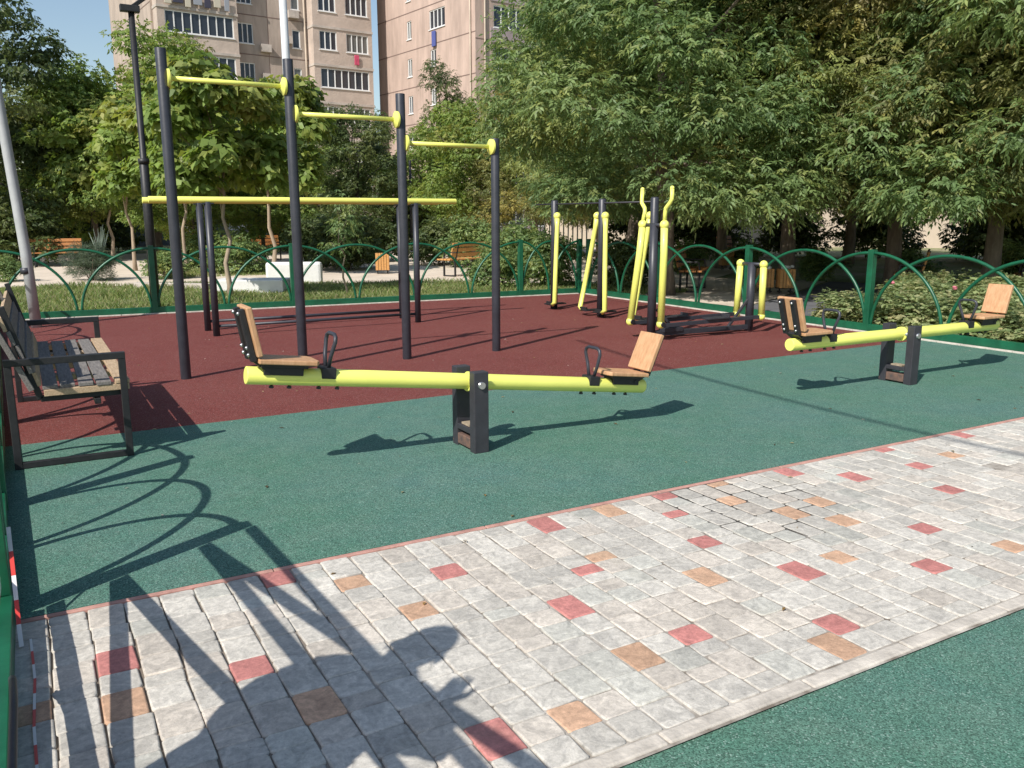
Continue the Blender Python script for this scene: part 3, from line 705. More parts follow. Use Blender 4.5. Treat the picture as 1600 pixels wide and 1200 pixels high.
def trunk_mesh(name, cl, h, r, lean, m, seed, limbs=9, zfork=.35, stems=1):
    g = random.Random(seed); mb = MB()
    for s in range(stems):
        ox = 0 if stems == 1 else g.uniform(-.25, .25); oy = 0 if stems == 1 else g.uniform(-.2, .2)
        lx = lean[0] + (g.uniform(-.6, .6) if stems > 1 else 0); ly = lean[1]
        pts = [(ox, oy, -.1), (ox + lx * .06, oy + ly * .06, h * .08)]
        for i in range(1, 8):
            f = i / 7; pts.append((ox + lx * f + g.gauss(0, .05), oy + ly * f + g.gauss(0, .05), h * (.08 + .92 * f)))
        rr = r / math.sqrt(stems)
        mb.tube(pts, [rr * 1.5, rr * 1.08] + [rr * (1 - .8 * i / 7) for i in range(1, 8)], 10)
    for (c, q) in sorted(cl, key=lambda x: g.random())[:limbs]:
        f = max(zfork, min(.9, (c.z / h) * .75)); i = 1 + int(f * 6); p = Vector(pts[min(i, len(pts) - 1)])
        m_ = lerp(p, c, .5) + Vector((0, 0, .25 * (c - p).length * .3))
        mb.tube([p, lerp(p, m_, .5) + Vector((g.gauss(0, .05), g.gauss(0, .05), 0)), m_, c], [r * .42, r * .33, r * .24, r * .08], 7)
    return mb.mesh(name, m)

G = dict(green=[(0.149, 0.230, 0.088), (0.192, 0.276, 0.103), (0.227, 0.304, 0.112), (0.121, 0.193, 0.080), (0.350, 0.368, 0.115)],
         olive=[(0.210, 0.244, 0.088), (0.270, 0.280, 0.100), (0.167, 0.216, 0.084), (0.402, 0.362, 0.112), (0.262, 0.224, 0.103)],
         fresh=[(0.200, 0.286, 0.072), (0.244, 0.332, 0.084), (0.315, 0.317, 0.084), (0.157, 0.238, 0.065)],
         deep=[(0.079, 0.118, 0.043), (0.109, 0.151, 0.050), (0.149, 0.174, 0.057)],
         blue=[(0.096, 0.135, 0.088), (0.140, 0.174, 0.113), (0.087, 0.118, 0.070)],
         rose=[(0.241, 0.310, 0.134), (0.380, 0.429, 0.203), (0.177, 0.226, 0.102), (0.555, 0.498, 0.270)])
KIND = {}
def kind(key, c, rad, n, r0, r1, per, pal, k, Lf, Wf, rachis, droop, seed, h, tr, lean, bark, limbs=10, lo=-1, stems=1, zfork=.35, skirt=0, top=0):
    cl = dome(seed, top, rad[0], n, r0, r1, 1.75) if top else clumps(seed, c, rad, n, r0, r1, lo); g_ = random.Random(seed + 5)
    for i in range(skirt):
        a = 6.283 * i / skirt + g_.uniform(-.25, .25); q = rad[0] * g_.uniform(.55, .95)
        cl.append((Vector((c[0] + q * math.cos(a), c[1] + q * math.sin(a), g_.uniform(2.1, 3.1))), g_.uniform(r0, r1) * .85))
    KIND[key] = (trunk_mesh('trunk', cl, h, tr, lean, M[bark], seed, limbs, zfork, stems), crown('crown', cl, per, G[pal], k, Lf, Wf, rachis, droop, seed))
#     key       crown centre   radii            n   clump r   sprays palette  leaflets
kind('ash_a', (0, 0, 5.2), (2.9, 3.2, 3.5), 125, .55, .95, 250, 'green', 9, .105, .036, .22, .4, 11, 7.0, .14, (.5, -.2), 'bark', top=8.6)
kind('ash_b', (.2, 0, 5.4), (3.0, 3.1, 3.6), 130, .55, .95, 250, 'green', 9, .105, .036, .22, .45, 23, 7.5, .15, (-.4, .3), 'bark', top=8.9)
kind('ash_c', (0, .1, 5.3), (2.9, 3.3, 3.4), 125, .55, .95, 250, 'olive', 9, .105, .036, .22, .45, 37, 7.3, .13, (.5, .3), 'bark', top=8.7)
kind('maple', (0, 0, 5.0), (3.6, 3.4, 3.6), 80, .6, 1.1, 150, 'fresh', 6, .15, .085, .2, .5, 41, 7.0, .14, (.2, 0), 'bark')
kind('dark', (0, 0, 5.2), (3.0, 3.0, 4.2), 55, .6, 1.15, 150, 'deep', 6, .17, .085, .24, .55, 53, 8.4, .15, (-.2, .1), 'darkbark')
kind('young', (0, 0, 2.7), (1.0, 1.0, 1.35), 24, .26, .46, 430, 'fresh', 4, .165, .12, .16, .5, 61, 2.9, .045, (.16, .05), 'palebark', 6, zfork=.5, skirt=0)
kind('slim', (0, 0, 5.4), (1.3, 1.3, 4.0), 36, .45, .8, 190, 'deep', 7, .13, .05, .22, .6, 71, 8.6, .12, (.1, .1), 'darkbark')
kind('sapling', (0, 0, 1.35), (.42, .42, .6), 9, .16, .28, 420, 'green', 7, .09, .03, .12, .6, 81, 1.6, .022, (-.06, .05), 'palebark', 4, zfork=.5)
def tree(key, label, x, y, sc=1.0, rz=0, group=None, cat='tree', name='tree', z=-.05, sx=1.0):
    t = thing(name, label, cat, (x, y, z), R(rz), group); t.scale = (sc * sx, sc * sx, sc)
    for nm, me in zip(('trunk', 'crown'), KIND[key]):
        o = bpy.data.objects.new(nm, me); COL.objects.link(o); o.parent = t
    return t
GR = 'leafy trees massed on the right'; GL = 'trees behind the plaza on the left'; GC = 'trees in front of the apartment blocks'
for key, px, D, sc, rz, lb, g in (
    ('ash_a', 1045, 16.6, 1.0, 200, 'dense green drooping tree leaning over the bench behind the elliptical trainer', GR),
    ('ash_b', 1235, 18.6, 1.0, 70, 'big green tree rising behind the pair of wooden bins', GR),
    ('ash_c', 1405, 18.2, 1.05, 140, 'olive green tree directly behind the tall right fence post', GR),
    ('ash_c', 1560, 17.2, 1.05, 20, 'yellowish tree with pale leaning trunk at the far right', GR),
    ('ash_b', 1700, 15.5, 1.0, 300, 'dry olive tree cut by the right edge of the photo', GR),
    ('ash_b', 990, 23.0, 1.0, 10, 'green tree with slender pinkish trunk behind the air walker', GR),
    ('ash_a', 1130, 25.5, 1.05, 60, 'tall green tree in the second row behind the leaning tree', GR),
    ('ash_c', 1330, 29.0, 1.15, 250, 'tall olive tree in the second row right of the bins', GR),
    ('ash_a', 1650, 25.0, 1.3, 130, 'tall tree in the second row beyond the right edge', GR),
    ('ash_c', 940, 30.0, .95, 100, 'yellow flecked tree at the left end of the right hand trees', GR),
    ('ash_b', 1040, 34.0, 1.2, 160, 'tall tree far behind the air walker', GR),
    ('ash_c', 838, 32.0, .78, 200, 'smaller yellowish tree in front of the pink block left of the tall trees', GC),
    ('maple', 300, 28.0, .5, 10, 'bushy low tree between the first two pull-up posts', GL),
    ('maple', 410, 29.0, .52, 130, 'bushy low tree left of the second pull-up post', GL),
    ('maple', 745, 33.5, .68, 30, 'bushy mid green tree right of the low dark lamp post', GC),
    ('maple', 660, 40.0, .62, 200, 'rounded bushy tree behind the low dark lamp post', GC),
    ('dark', 560, 36.5, .62, 80, 'dark green bushy tree between the second and third pull-up posts', GC),
    ('slim', 700, 46.0, .98, 0, 'slender dark tree standing against the pink end wall', GC),
    ('slim', 598, 52.0, .78, 120, 'narrow dark tree at the foot of the gap between the two blocks', GC),
    ('maple', 495, 47.0, .72, 310, 'pale bushy tree at the foot of the tan block', GC),
    ('dark', 410, 42.0, .78, 210, 'dark tree rising behind the large leaved young trees', GL),
    ('maple', 245, 36.0, .97, 250, 'large yellow green tree behind the slim black lamp post', GL),
    ('maple', 150, 34.0, .72, 90, 'yellowish lower tree left of the slim black lamp post', GL),
    ('dark', -45, 33.0, .98, 40, 'tall dark open tree at the left edge of the sky', GL),
    ('dark', -110, 44.0, 1.15, 170, 'dark tree cut by the left edge of the photo', GL),
    ('dark', 70, 38.0, .68, 300, 'low dark tree shading the plaza behind the orange bench', GL),
    ('dark', 140, 44.0, .62, 20, 'low dark tree far behind the feathery shrub', GL),
    ('dark', 330, 46.0, .7, 130, 'dark tree far behind the parallel bars', GL),
    ('young', 352, 16.75, 1.08, 30, 'young large leaved tree with pale thin trunk behind the parallel bars', GL),
    ('young', 425, 22.5, 1.25, 160, 'young large leaved tree left of the second pull-up post', GL),
    ('young', 205, 26.5, 1.2, 100, 'young large leaved tree with two pale stems left of the black lamp post', GL),
    ('young', 172, 32.5, 1.3, 220, 'young tree on a very thin stake-like stem behind the feathery shrub', GL),
    ('young', 285, 24.5, 1.2, 280, 'young large leaved tree right of the black lamp post', GL),
    ('sapling', 538, 16.9, 1.0, 0, 'thin sapling on the lawn right of the white planter slab', GL)):
    x, y = at(px, D); tree(key, lb, x, y, sc, rz, g)

# shrubs -----------------------------------------------------------------
SK = {}
def shrub_kind(key, r, h, n, per, pal, k, Lf, Wf, rachis, droop, seed, cr=(.16, .28)):
    cl = clumps(seed, (0, 0, h * .5), (r, r, h * .45), n, cr[0], cr[1], -.9, .5)
    mb = MB(); g = random.Random(seed)
    for (c, q) in cl[:10]: mb.tube([(g.gauss(0, .04), g.gauss(0, .04), -.05), (c.x * .4, c.y * .4, c.z * .5), tuple(c)], [.014, .01, .005], 5)
    SK[key] = (mb.mesh('stems', M['bark']), crown('foliage', cl, per, G[pal], k, Lf, Wf, rachis, droop, seed))
shrub_kind('rose', .55, .85, 30, 1100, 'rose', 5, .062, .048, .07, .3, 101)
shrub_kind('bush', .8, 1.2, 26, 700, 'green', 5, .08, .05, .12, .4, 111, (.22, .38))
shrub_kind('darkbush', 1.2, 1.7, 30, 420, 'deep', 6, .11, .06, .16, .4, 121, (.3, .55))
shrub_kind('feather', .55, .75, 34, 2600, 'blue', 5, .085, .008, .07, -.15, 131, (.14, .24))
def shrub(key, label, x, y, sc=1, rz=0, group=None, name='shrub', cat='shrub', bloom=0):
    t = thing(name, label, cat, (x, y, -.05), R(rz), group); t.scale = (sc * 1.08, sc * 1.08, sc * .62) if key == 'rose' else (sc,) * 3
    for nm, me in zip(('stems', 'foliage'), SK[key]):
        o = bpy.data.objects.new(nm, me); COL.objects.link(o); o.parent = t
    for i in range(bloom):
        a = rnd.uniform(0, 6.28); q = rnd.uniform(.1, .5); c = (q * math.cos(a), q * math.sin(a), rnd.uniform(.6, .92)); m_ = MB()
        for k in range(4): m_.ball((c[0] + rnd.gauss(0, .014), c[1] + rnd.gauss(0, .014), c[2] + rnd.gauss(0, .01)), .026, 6, 4)
        m_.build('bloom', M['pinkrose'], t)
    return t
M['pinkrose'] = mat('pink_petals', (.55, .16, .2), .7)
RG = 'rose bushes along the right fence'
for i, (x, y, sc, b, lb) in enumerate((
    (9.85, 7.9, .85, 0, 'low rose bush at the edge of the shaded path behind the right fence'),
    (10.0, 7.0, .95, 0, 'rose bush directly behind the tall right fence post'),
    (9.95, 6.2, 1.0, 0, 'rose bush behind the fence arch left of the far seesaw seat'),
    (9.9, 5.45, .9, 0, 'rose bush behind the raised backrest of the farther seesaw'),
    (9.95, 4.65, .95, 0, 'rose bush behind the fence at the right edge of the photo'),
    (10.9, 7.5, 1.1, 1, 'rose bush with a single pink bloom in the second row by the path'),
    (10.95, 6.5, 1.1, 2, 'rose bush with two pink blooms in the middle of the second row'),
    (11.0, 5.5, 1.1, 0, 'second row rose bush before the far right benches'),
    (11.0, 4.5, 1.1, 0, 'second row rose bush nearest the right edge'),
    (11.9, 8.1, 1.2, 0, 'third row rose bush in front of the shaded trees'),
    (12.1, 7.0, 1.2, 0, 'third row rose bush in front of the left of the two light benches'),
    (9.9, 3.8, .95, 0, 'rose bush beyond the right edge of the photo'))):
    shrub('rose', lb, x, y, sc, i * 67, RG, 'rose_bush', 'rose bush', b)
GSH = 'background shrubs'
shrub('feather', 'feathery blue green shrub with upright tips in front of the orange bench', 1.28, 22.8, 1.15, 0, GSH)
x_, y_ = at(148, 22.8)
f = thing('tall_grass', 'upright pale spiky stems rising out of the feathery shrub', 'plant', (x_ + .05, y_ + .1, .0)); m_ = MB()
for i in range(26):
    a = rnd.uniform(0, 6.28); l = rnd.uniform(.15, .45); hh_ = rnd.uniform(.8, 1.3)
    m_.tube([(0, 0, .3), (l * .3 * math.cos(a), l * .3 * math.sin(a), hh_ * .7), (l * .6 * math.cos(a), l * .6 * math.sin(a), hh_)], [.01, .009, .002], 5)
m_.build('stems', mat('blue_grey_stem', (.2, .25, .2), .8), f)
for key, px, D, sc, lb in (('bush', 375, 24, .9, 'leafy bush behind the pale young trunk'), ('bush', 320, 27, .9, 'low leafy bush between the parallel bar posts'),
    ('darkbush', 505, 27, .9, 'dark bush right of the brown benches'), ('darkbush', 545, 25, .85, 'dark bush behind the thin sapling'), ('darkbush', 575, 29, .8, 'dark bush left of the plaza bin'),
    ('darkbush', 690, 27, .8, 'dark clipped bush behind the light wood bench'), ('bush', 740, 26, 1.2, 'tall leafy bush at the right end of the light wood bench'),
    ('bush', 785, 18.0, .75, 'leafy bush at the lawn edge behind the fourth pull-up post'), ('bush', 825, 21.0, 1.1, 'tall leafy bush in front of the sunny orange bench'), ('bush', 850, 18.6, .95, 'leafy bush left of the air walker'),
    ('darkbush', 985, 17.6, .6, 'low dark bush behind the air walker fence panel'), ('bush', 1085, 23, .7, 'low bush behind the reddish bench'), ('bush', 1160, 24, .7, 'low bush in the shade left of the bins'),
    ('bush', 1290, 21, .6, 'low bush in the shade right of the bins'), ('bush', 1440, 21, .6, 'low bush below the olive tree'), ('bush', 1610, 19, .8, 'leafy bush at the far right edge'),
    ('darkbush', 1110, 33, 1.15, 'tall dark shrub between trunks behind the reddish bench'), ('darkbush', 1235, 33, 1.0, 'tall dark shrub between trunks right of the bins'), ('darkbush', 1375, 33, 1.2, 'tall dark shrub behind the tall right fence post'), ('darkbush', 1550, 33, 1.1, 'tall dark shrub behind the far right bench'), ('darkbush', 1585, 31, 1.2, 'tall dark shrub near the right edge'), ('darkbush', 1640, 30, 1.6, 'tall dark shrub beyond the right edge'), ('darkbush', 1010, 36, 1.5, 'tall dark shrub far behind the elliptical trainer'),
    ('darkbush', 20, 31, 1.1, 'dark bush in the black shade at the far left'), ('darkbush', 75, 40, 1.4, 'dark hedge bush behind the orange bench'), ('darkbush', -20, 42, 1.5, 'dark hedge bush at the left edge'),
    ('darkbush', 150, 41, 1.3, 'dark hedge bush beside the blue grey shed'), ('bush', 250, 22.5, .6, 'low bush at the foot of the black lamp post'), ('darkbush', 640, 40, 1.2, 'dark bush before the pink end wall'),
    ('darkbush', 470, 38, 1.3, 'dark bush behind the brown benches'), ('bush', 8, 23.5, .5, 'small reddish bush on the plaza at the left edge')):
    x, y = at(px, D); shrub(key, lb, x, y, sc, px * 7 % 360, GSH)

# grass -------------------------------------------------------------------
def grass(name, polys, hmin, hmax, wd, seed, cols):
    g = np.random.default_rng(seed); P = []
    for (x0, x1, y0, y1, n, test) in polys:
        q = np.c_[g.uniform(x0, x1, n), g.uniform(y0, y1, n)]
        if test is not None: q = q[test(q[:, 0], q[:, 1])]
        dens = np.sin(q[:, 0] * 2.3 + 1) * np.cos(q[:, 1] * 1.9) + .5 * np.sin(q[:, 0] * 6.1) * np.sin(q[:, 1] * 5.3)
        P.append(q[g.uniform(-1.6, 1.0, len(q)) < dens])
    P = np.concatenate(P); n = len(P); a = g.uniform(0, 6.28, n); h = g.uniform(hmin, hmax, n) * (1 + .35 * np.sin(P[:, 0] * 1.7) * np.cos(P[:, 1] * 2.1)); b = np.c_[P, np.full(n, -.052)]
    wv = np.c_[np.cos(a), np.sin(a), np.zeros(n)] * wd * .5; ln = g.normal(0, .35, (n, 2)) * h[:, None]
    V = np.stack([b - wv, b + wv, b + np.c_[ln * .4, h * .6] + wv * .7, b + np.c_[ln, h]], 1).reshape(-1, 3)
    cs = np.array(cols)[g.integers(0, len(cols), n)] * g.uniform(.7, 1.25, (n, 1))
    me = bpy.data.meshes.new(name); me.vertices.add(4 * n); me.loops.add(4 * n); me.polygons.add(n)
    me.vertices.foreach_set('co', V.ravel()); me.loops.foreach_set('vertex_index', np.arange(4 * n, dtype=np.int32))
    me.polygons.foreach_set('loop_start', np.arange(0, 4 * n, 4, dtype=np.int32)); me.update(calc_edges=True)
    at_ = me.color_attributes.new('tint', 'FLOAT_COLOR', 'POINT'); at_.data.foreach_set('color', np.c_[np.repeat(cs, 4, 0), np.ones(4 * n)].ravel())
    me.materials.append(M['leaf']); o = bpy.data.objects.new(name, me); COL.objects.link(o)
    return tag(o, 'green and straw coloured grass on the lawn beyond the far fence', 'grass', kind='stuff')
edge = lambda x: np.interp(x, [-3, -.6, 1.1, 2.3, 4.4, 6.6, 9.2, 11.4], [21.6, 21.2, 20.9, 20.3, 19.2, 18.6, 17.3, 15.1])
grass('grass', [(-3, 9.0, 13.9, 21.5, 150000, lambda x, y: (y > farY(x) + .06) & (y < edge(x))),
                (9.3, 11.4, 12.9, 16, 12000, lambda x, y: (y < edge(x))), (2.5, 7, 22.5, 27, 22000, lambda x, y: (np.abs(x - 4.6) < 1.6)),
                (9.4, 14, 2, 8.4, 20000, None)], .04, .125, .012, 5,
      [(.2, .28, .085), (.25, .31, .1), (.33, .34, .15), (.16, .23, .075), (.4, .37, .2), (.22, .3, .09)])

def fallen(name, label, n, col, seed, area, sz):
    g = random.Random(seed); V = []; F = []; C = []
    for i in range(n):
        x, y = g.uniform(area[0], area[1]), g.uniform(area[2], area[3]); a = g.uniform(0, 6.283); l = g.uniform(*sz); w_ = l * g.uniform(.35, .6)
        if y < 1.7: z0 = -.009
        else: z0 = .0035
        o = len(V)
        for (p, q, h) in ((-.5, 0, 0), (0, .5, .25), (.5, 0, .1), (0, -.5, .2)):
            V.append((x + p * l * math.cos(a) - q * w_ * math.sin(a), y + p * l * math.sin(a) + q * w_ * math.cos(a), z0 + h * l * .6))
        F.append((o, o + 3, o + 2, o + 1)); c = np.array(g.choice(col)) * g.uniform(.7, 1.2); C += [c] * 4
    me = bpy.data.meshes.new(name); me.from_pydata(V, [], F)
    at_ = me.color_attributes.new('tint', 'FLOAT_COLOR', 'POINT'); at_.data.foreach_set('color', np.c_[np.array(C), np.ones(len(C))].ravel())
    me.materials.append(M['leaf']); o = bpy.data.objects.new(name, me); COL.objects.link(o)
    return tag(o, label, 'leaves', kind='stuff')
fallen('fallen_leaves', 'scattered dry leaves and bits on the rubber floor and paving', 230, [(.3, .2, .08), (.2, .13, .06), (.42, .36, .2), (.55, .5, .42), (.12, .09, .05)], 3, (0, 9, 1.0, 13.2), (.012, .045))

# ------------------------------------------------------------------ apartment blocks and sheds
class Facade:
    """vertical wall plane: origin O, direction a (angle), u along, n outward"""
    def __init__(s, O, ang): s.O = Vector(O); s.u = Vector((math.cos(ang), math.sin(ang), 0)); s.n = Vector((math.sin(ang), -math.cos(ang), 0))
    def p(s, u, z, d=0): return s.O + s.u * u + s.n * d + Vector((0, 0, z))
    def rect(s, mb, u0, u1, z0, z1, d0, d1, mi=0):
        c = [s.p(u, z, d) for z in (z0, z1) for d in (d0, d1) for u in (u0, u1)]
        mb.add(c, [(2, 3, 7, 6), (0, 4, 5, 1), (0, 2, 6, 4), (1, 5, 7, 3), (4, 6, 7, 5), (0, 1, 3, 2)], mi=mi)
    def wall(s, mb, u0, u1, z0, z1, holes, d=0, dep=.16):
        us = sorted({u0, u1, *[h for q in holes for h in q[:2]]}); zs = sorted({z0, z1, *[h for q in holes for h in q[2:4]]})
        for a, b in zip(us[:-1], us[1:]):
            for c, e in zip(zs[:-1], zs[1:]):
                um, zm = (a + b) / 2, (c + e) / 2
                if any(q[0] < um < q[1] and q[2] < zm < q[3] for q in holes): continue
                mb.add([s.p(a, c, d), s.p(b, c, d), s.p(b, e, d), s.p(a, e, d)], [(0, 1, 2, 3)])
        for q in holes:
            a, b, c, e = q[:4]
            for (A, B) in (((a, c), (b, c)), ((b, c), (b, e)), ((b, e), (a, e)), ((a, e), (a, c))):
                mb.add([s.p(*A, d), s.p(*B, d), s.p(*B, d - dep), s.p(*A, d - dep)], [(3, 2, 1, 0)])
    def window(s, parent, u0, u1, z0, z1, lights, d=0, dep=.1, sub=True):
        m = MB(); t_ = .07
        for i in range(lights + 1):
            u = lerp(u0 + t_ / 2, u1 - t_ / 2, i / lights); s.rect(m, u - t_ / 2, u + t_ / 2, z0 + t_, z1 - t_, d - dep - .03, d - dep + .05)
        s.rect(m, u0, u1, z0, z0 + t_, d - dep - .03, d - dep + .055); s.rect(m, u0, u1, z1 - t_, z1, d - dep - .03, d - dep + .055)
        s.rect(m, u0 - .05, u1 + .05, z0 - .06, z0 - .002, d - .05, d + .07)
        f = m.build('window', M['pvc'], parent)
        g = MB(); g.add([s.p(u0, z0, d - dep - .01), s.p(u1, z0, d - dep - .01), s.p(u1, z1, d - dep - .01), s.p(u0, z1, d - dep - .01)], [(0, 1, 2, 3)])
        g.build('pane', rnd.choice((M['glass'], M['glass'], M['glassb'])), f)
M['glassb'] = mat('curtained_window_glass', (.14, .14, .13), .12, noise=(1.5, .6), spec=.6, stretch=(3, 3, .3))
SH = 2.8
def slab_lines(F, u0, u1, zs, parent, d=0):
    m = MB()
    for z in zs: F.rect(m, u0, u1, z - .035, z + .035, d - .01, d + .012)
    m.build('panel_joints', M['seam'], parent)
# left block ---------------------------------------------------------------
A6 = R(6); OL = (9.1, 67.4, -.05)
bl = thing('apartment_block', 'tan apartment block with glazed balconies behind the pull-up bars', 'building', OL)
FL = Facade((0, 0, 0), A6); LW, LD, NF = 16.7, 13.2, 8
z_ref = 14.25                                    # sill of the fifth floor windows
sills = [z_ref - SH * 5 + SH * i for i in range(NF)]   # sills[5] == z_ref
TOP = sills[-1] + 2.2
B1 = (.15, 5.75); B2 = (11.55, 16.55)
m = MB(); holes = []
for z in sills:
    holes += [(6.05, 7.25, z, z + 1.45), (10.3, 10.95, z + .05, z + 1.4)]
FL.wall(m, 5.75, 11.55, 0, TOP, holes)
FL.rect(m, 0, LW, TOP, TOP + .3, -LD, .05)
E_ = Facade(FL.p(0, 0, -LD), A6 - math.pi / 2)          # left end wall, outward to the left
E_.wall(m, 0, LD, 0, TOP, []); Er = Facade(FL.p(LW, 0, 0), A6 + math.pi / 2); Er.wall(m, 0, LD, 0, TOP, [])
Bk = Facade(FL.p(LW, 0, -LD), A6 + math.pi); Bk.wall(m, 0, LW, 0, TOP, [])
FL.wall(m, 0, .15, 0, TOP, []); FL.wall(m, 16.55, LW, 0, TOP, [])
m.build('wall', M['tufforange'], bl)
slab_lines(FL, 5.76, 11.54, [z - .75 for z in sills], bl); slab_lines(E_, 0, LD, [z - .75 for z in sills], bl)
v = MB()
for u in (8.4, 9.9): FL.rect(v, u - .02, u + .02, 0, TOP, -.01, .01)
v.build('panel_joints', M['seam'], bl)
for z in sills:
    if z < -1: continue
    FL.window(bl, 6.05, 7.25, z, z + 1.45, 3); FL.window(bl, 10.3, 10.95, z + .05, z + 1.4, 1)
for bi, (u0, u1) in enumerate((B1, B2)):
    wl = MB()
    for i, z in enumerate(sills):
        dp = 1.1
        wins = ([(u0 + .5, u1 - .3, z, z + 1.45, 8)] if bi == 0 else ([(u0 + .5, u0 + 1.95, z, z + 1.4, 3), (u0 + 2.75, u1 - .35, z, z + 1.4, 4)] if i != 4 else [(u0 + .5, u1 - .35, z, z + 1.45, 7)]))
        FL.wall(wl, u0, u1, z - 1.12, z + SH - 1.12, [w_[:4] for w_ in wins], dp)
        for w_ in wins: FL.window(bl, w_[0], w_[1], w_[2], w_[3], w_[4], dp)
        lg = MB(); FL.rect(lg, u0 - .04, u1 + .04, z - 1.24, z - 1.06, -.1, dp + .06); lg.build('balcony_slab', M['ledge'], bl)
    for (u, an, o) in ((u0, A6 - math.pi / 2, FL.p(u0, 0, 0)), (u1, A6 + math.pi / 2, FL.p(u1, 0, 1.1))):
        Facade(o, an).wall(wl, 0, 1.1, 0, TOP, [])
    wl.build('balcony_bay', M['tuffpale'], bl)
for u_, z_ in ((7.7, sills[5] - .5), (7.75, sills[4] + .2), (9.4, sills[5] + .3), (11.1, sills[4] - .5), (10.0, sills[6] - .6)):
    ac = MB(); FL.rect(ac, u_, u_ + .8, z_, z_ + .55, .03, .35); FL.rect(ac, u_ + .08, u_ + .5, z_ + .06, z_ + .49, .35, .36)
    ac.build('air_conditioner', M['ledge'], bl, .02)
pp = MB()
pp.tube([tuple(FL.p(11.3, 0, .12)), tuple(FL.p(11.3, TOP, .12))], .07, 8)
pp.build('downpipe', M['beige'], bl)
tag(MB().add([], []).box(FL.p(15.1, sills[5] - .55, 1.22) + Vector(OL), (.4, .08, .75), Matrix.Rotation(A6, 3, 'Z')).build('hanging_laundry', mat('pink_cloth', (.6, .08, .16), .9, noise=(3, .3)), None, .03), 'pink cloth hung over the tan block balcony', 'laundry')
lm = MB()
for i, (w0, c) in enumerate(((.5, 0), (.7, 1), (.4, 0), (.6, 2), (.45, 1), (.5, 0), (.35, 2))):
    lm.box(FL.p(.9 + i * .68, sills[6] - .55 + rnd.uniform(-.1, .1), 1.3) + Vector(OL), (w0, .05, rnd.uniform(.6, 1.1)), Matrix.Rotation(A6, 3, 'Z'), mi=c)
tag(lm.build('hanging_laundry', [mat('cream_cloth', (.55, .5, .4), .9), mat('dark_cloth', (.05, .05, .08), .9), mat('grey_cloth', (.3, .32, .36), .9)], None, .02), 'row of pale and dark washing on the tan block top left balcony', 'laundry')
# right block ---------------------------------------------------------------
A7 = R(7.5); OR_ = (28.9, 56.2, -.05)
br = thing('apartment_block', 'pink apartment block with blank end wall at the top centre', 'building', OR_)
FR = Facade((0, 0, 0), A7); RW, RD = 30, 14.2
GE = Facade(FR.p(0, 0, -RD), A7 - math.pi / 2)           # end wall: u runs from the far edge (0) to the near corner (RD)
zs = [15.15 - SH * 5 + SH * i for i in range(NF)]; TOPR = zs[-1] + 2.4
gh = []
for i, z in enumerate(zs):
    gh.append((RD - 9.45, RD - 8.75, z, z + 1.35)); gh.append((RD - 6.0, RD - 5.2, z + .35, z + 1.55) if i != 5 else (RD - 6.1, RD - 3.9, z + .2, z + 1.55))
m = MB(); GE.wall(m, 0, RD, 0, TOPR, gh)
fh = []
for z in zs: fh += [(1.6, 4.4, z - .4, z + 1.1), (5.6, 9.0, z - .4, z + 1.1), (11, 12.5, z - .3, z + 1.1), (15, 18, z - .4, z + 1.1), (20, 23, z - .4, z + 1.1)]
FR.wall(m, 0, RW, 0, TOPR, fh, 0); FR.rect(m, 0, RW, TOPR, TOPR + .3, -RD, .05)
Facade(FR.p(RW, 0, 0), A7 + math.pi / 2).wall(m, 0, RD, 0, TOPR, []); Facade(FR.p(RW, 0, -RD), A7 + math.pi).wall(m, 0, RW, 0, TOPR, [])
m.build('wall', M['tuffpink'], br)
slab_lines(GE, 0, RD, [z - .85 for z in zs], br); slab_lines(FR, 0, RW, [z - 1.3 for z in zs], br)
for i, q in enumerate(gh): GE.window(br, *q[:4], 2 if q[1] - q[0] < 1 else 4)
for q in fh: FR.window(br, *q, 2 if q[1] - q[0] < 2 else 4)
pb = MB()
for z in zs: FR.rect(pb, 1.3, 9.2, z - 1.45, z - .45, -.01, .05)
pb.build('parapet_panel', M['lilac'], br)
pp = MB(); pp.tube([tuple(FR.p(.75, 0, .12)), tuple(FR.p(.75, TOPR, .12))], .06, 8).tube([tuple(GE.p(RD - .5, 0, .1)), tuple(GE.p(RD - .5, TOPR, .1))], .06, 8)
pp.build('downpipe', M['beige'], br)
tag(MB().box(GE.p(RD - 5.3, zs[5] - .55, .12) + Vector(OR_), (.12, .5, 1.1), Matrix.Rotation(A7, 3, 'Z')).build('hanging_laundry', mat('blue_cloth', (.08, .1, .3), .9), None, .03), 'dark blue cloth hung below the pink block window', 'laundry')
t = thing('low_building', 'beige walled low building glimpsed between the trunks on the right', 'building', (*at(1390, 47), -.05), R(-46))
MB().box((0, 0, 1.9), (34, 6, 3.8)).build('wall', M['beige'], t); MB().box((0, 0, 3.95), (34.6, 6.6, .3)).build('roof', M['ledge'], t)
for x in (-15, -10.5, 10, 14): MB().box((x, -3.01, 1.9), (1.4, .06, 1.3)).build('window', M['glass'], t)
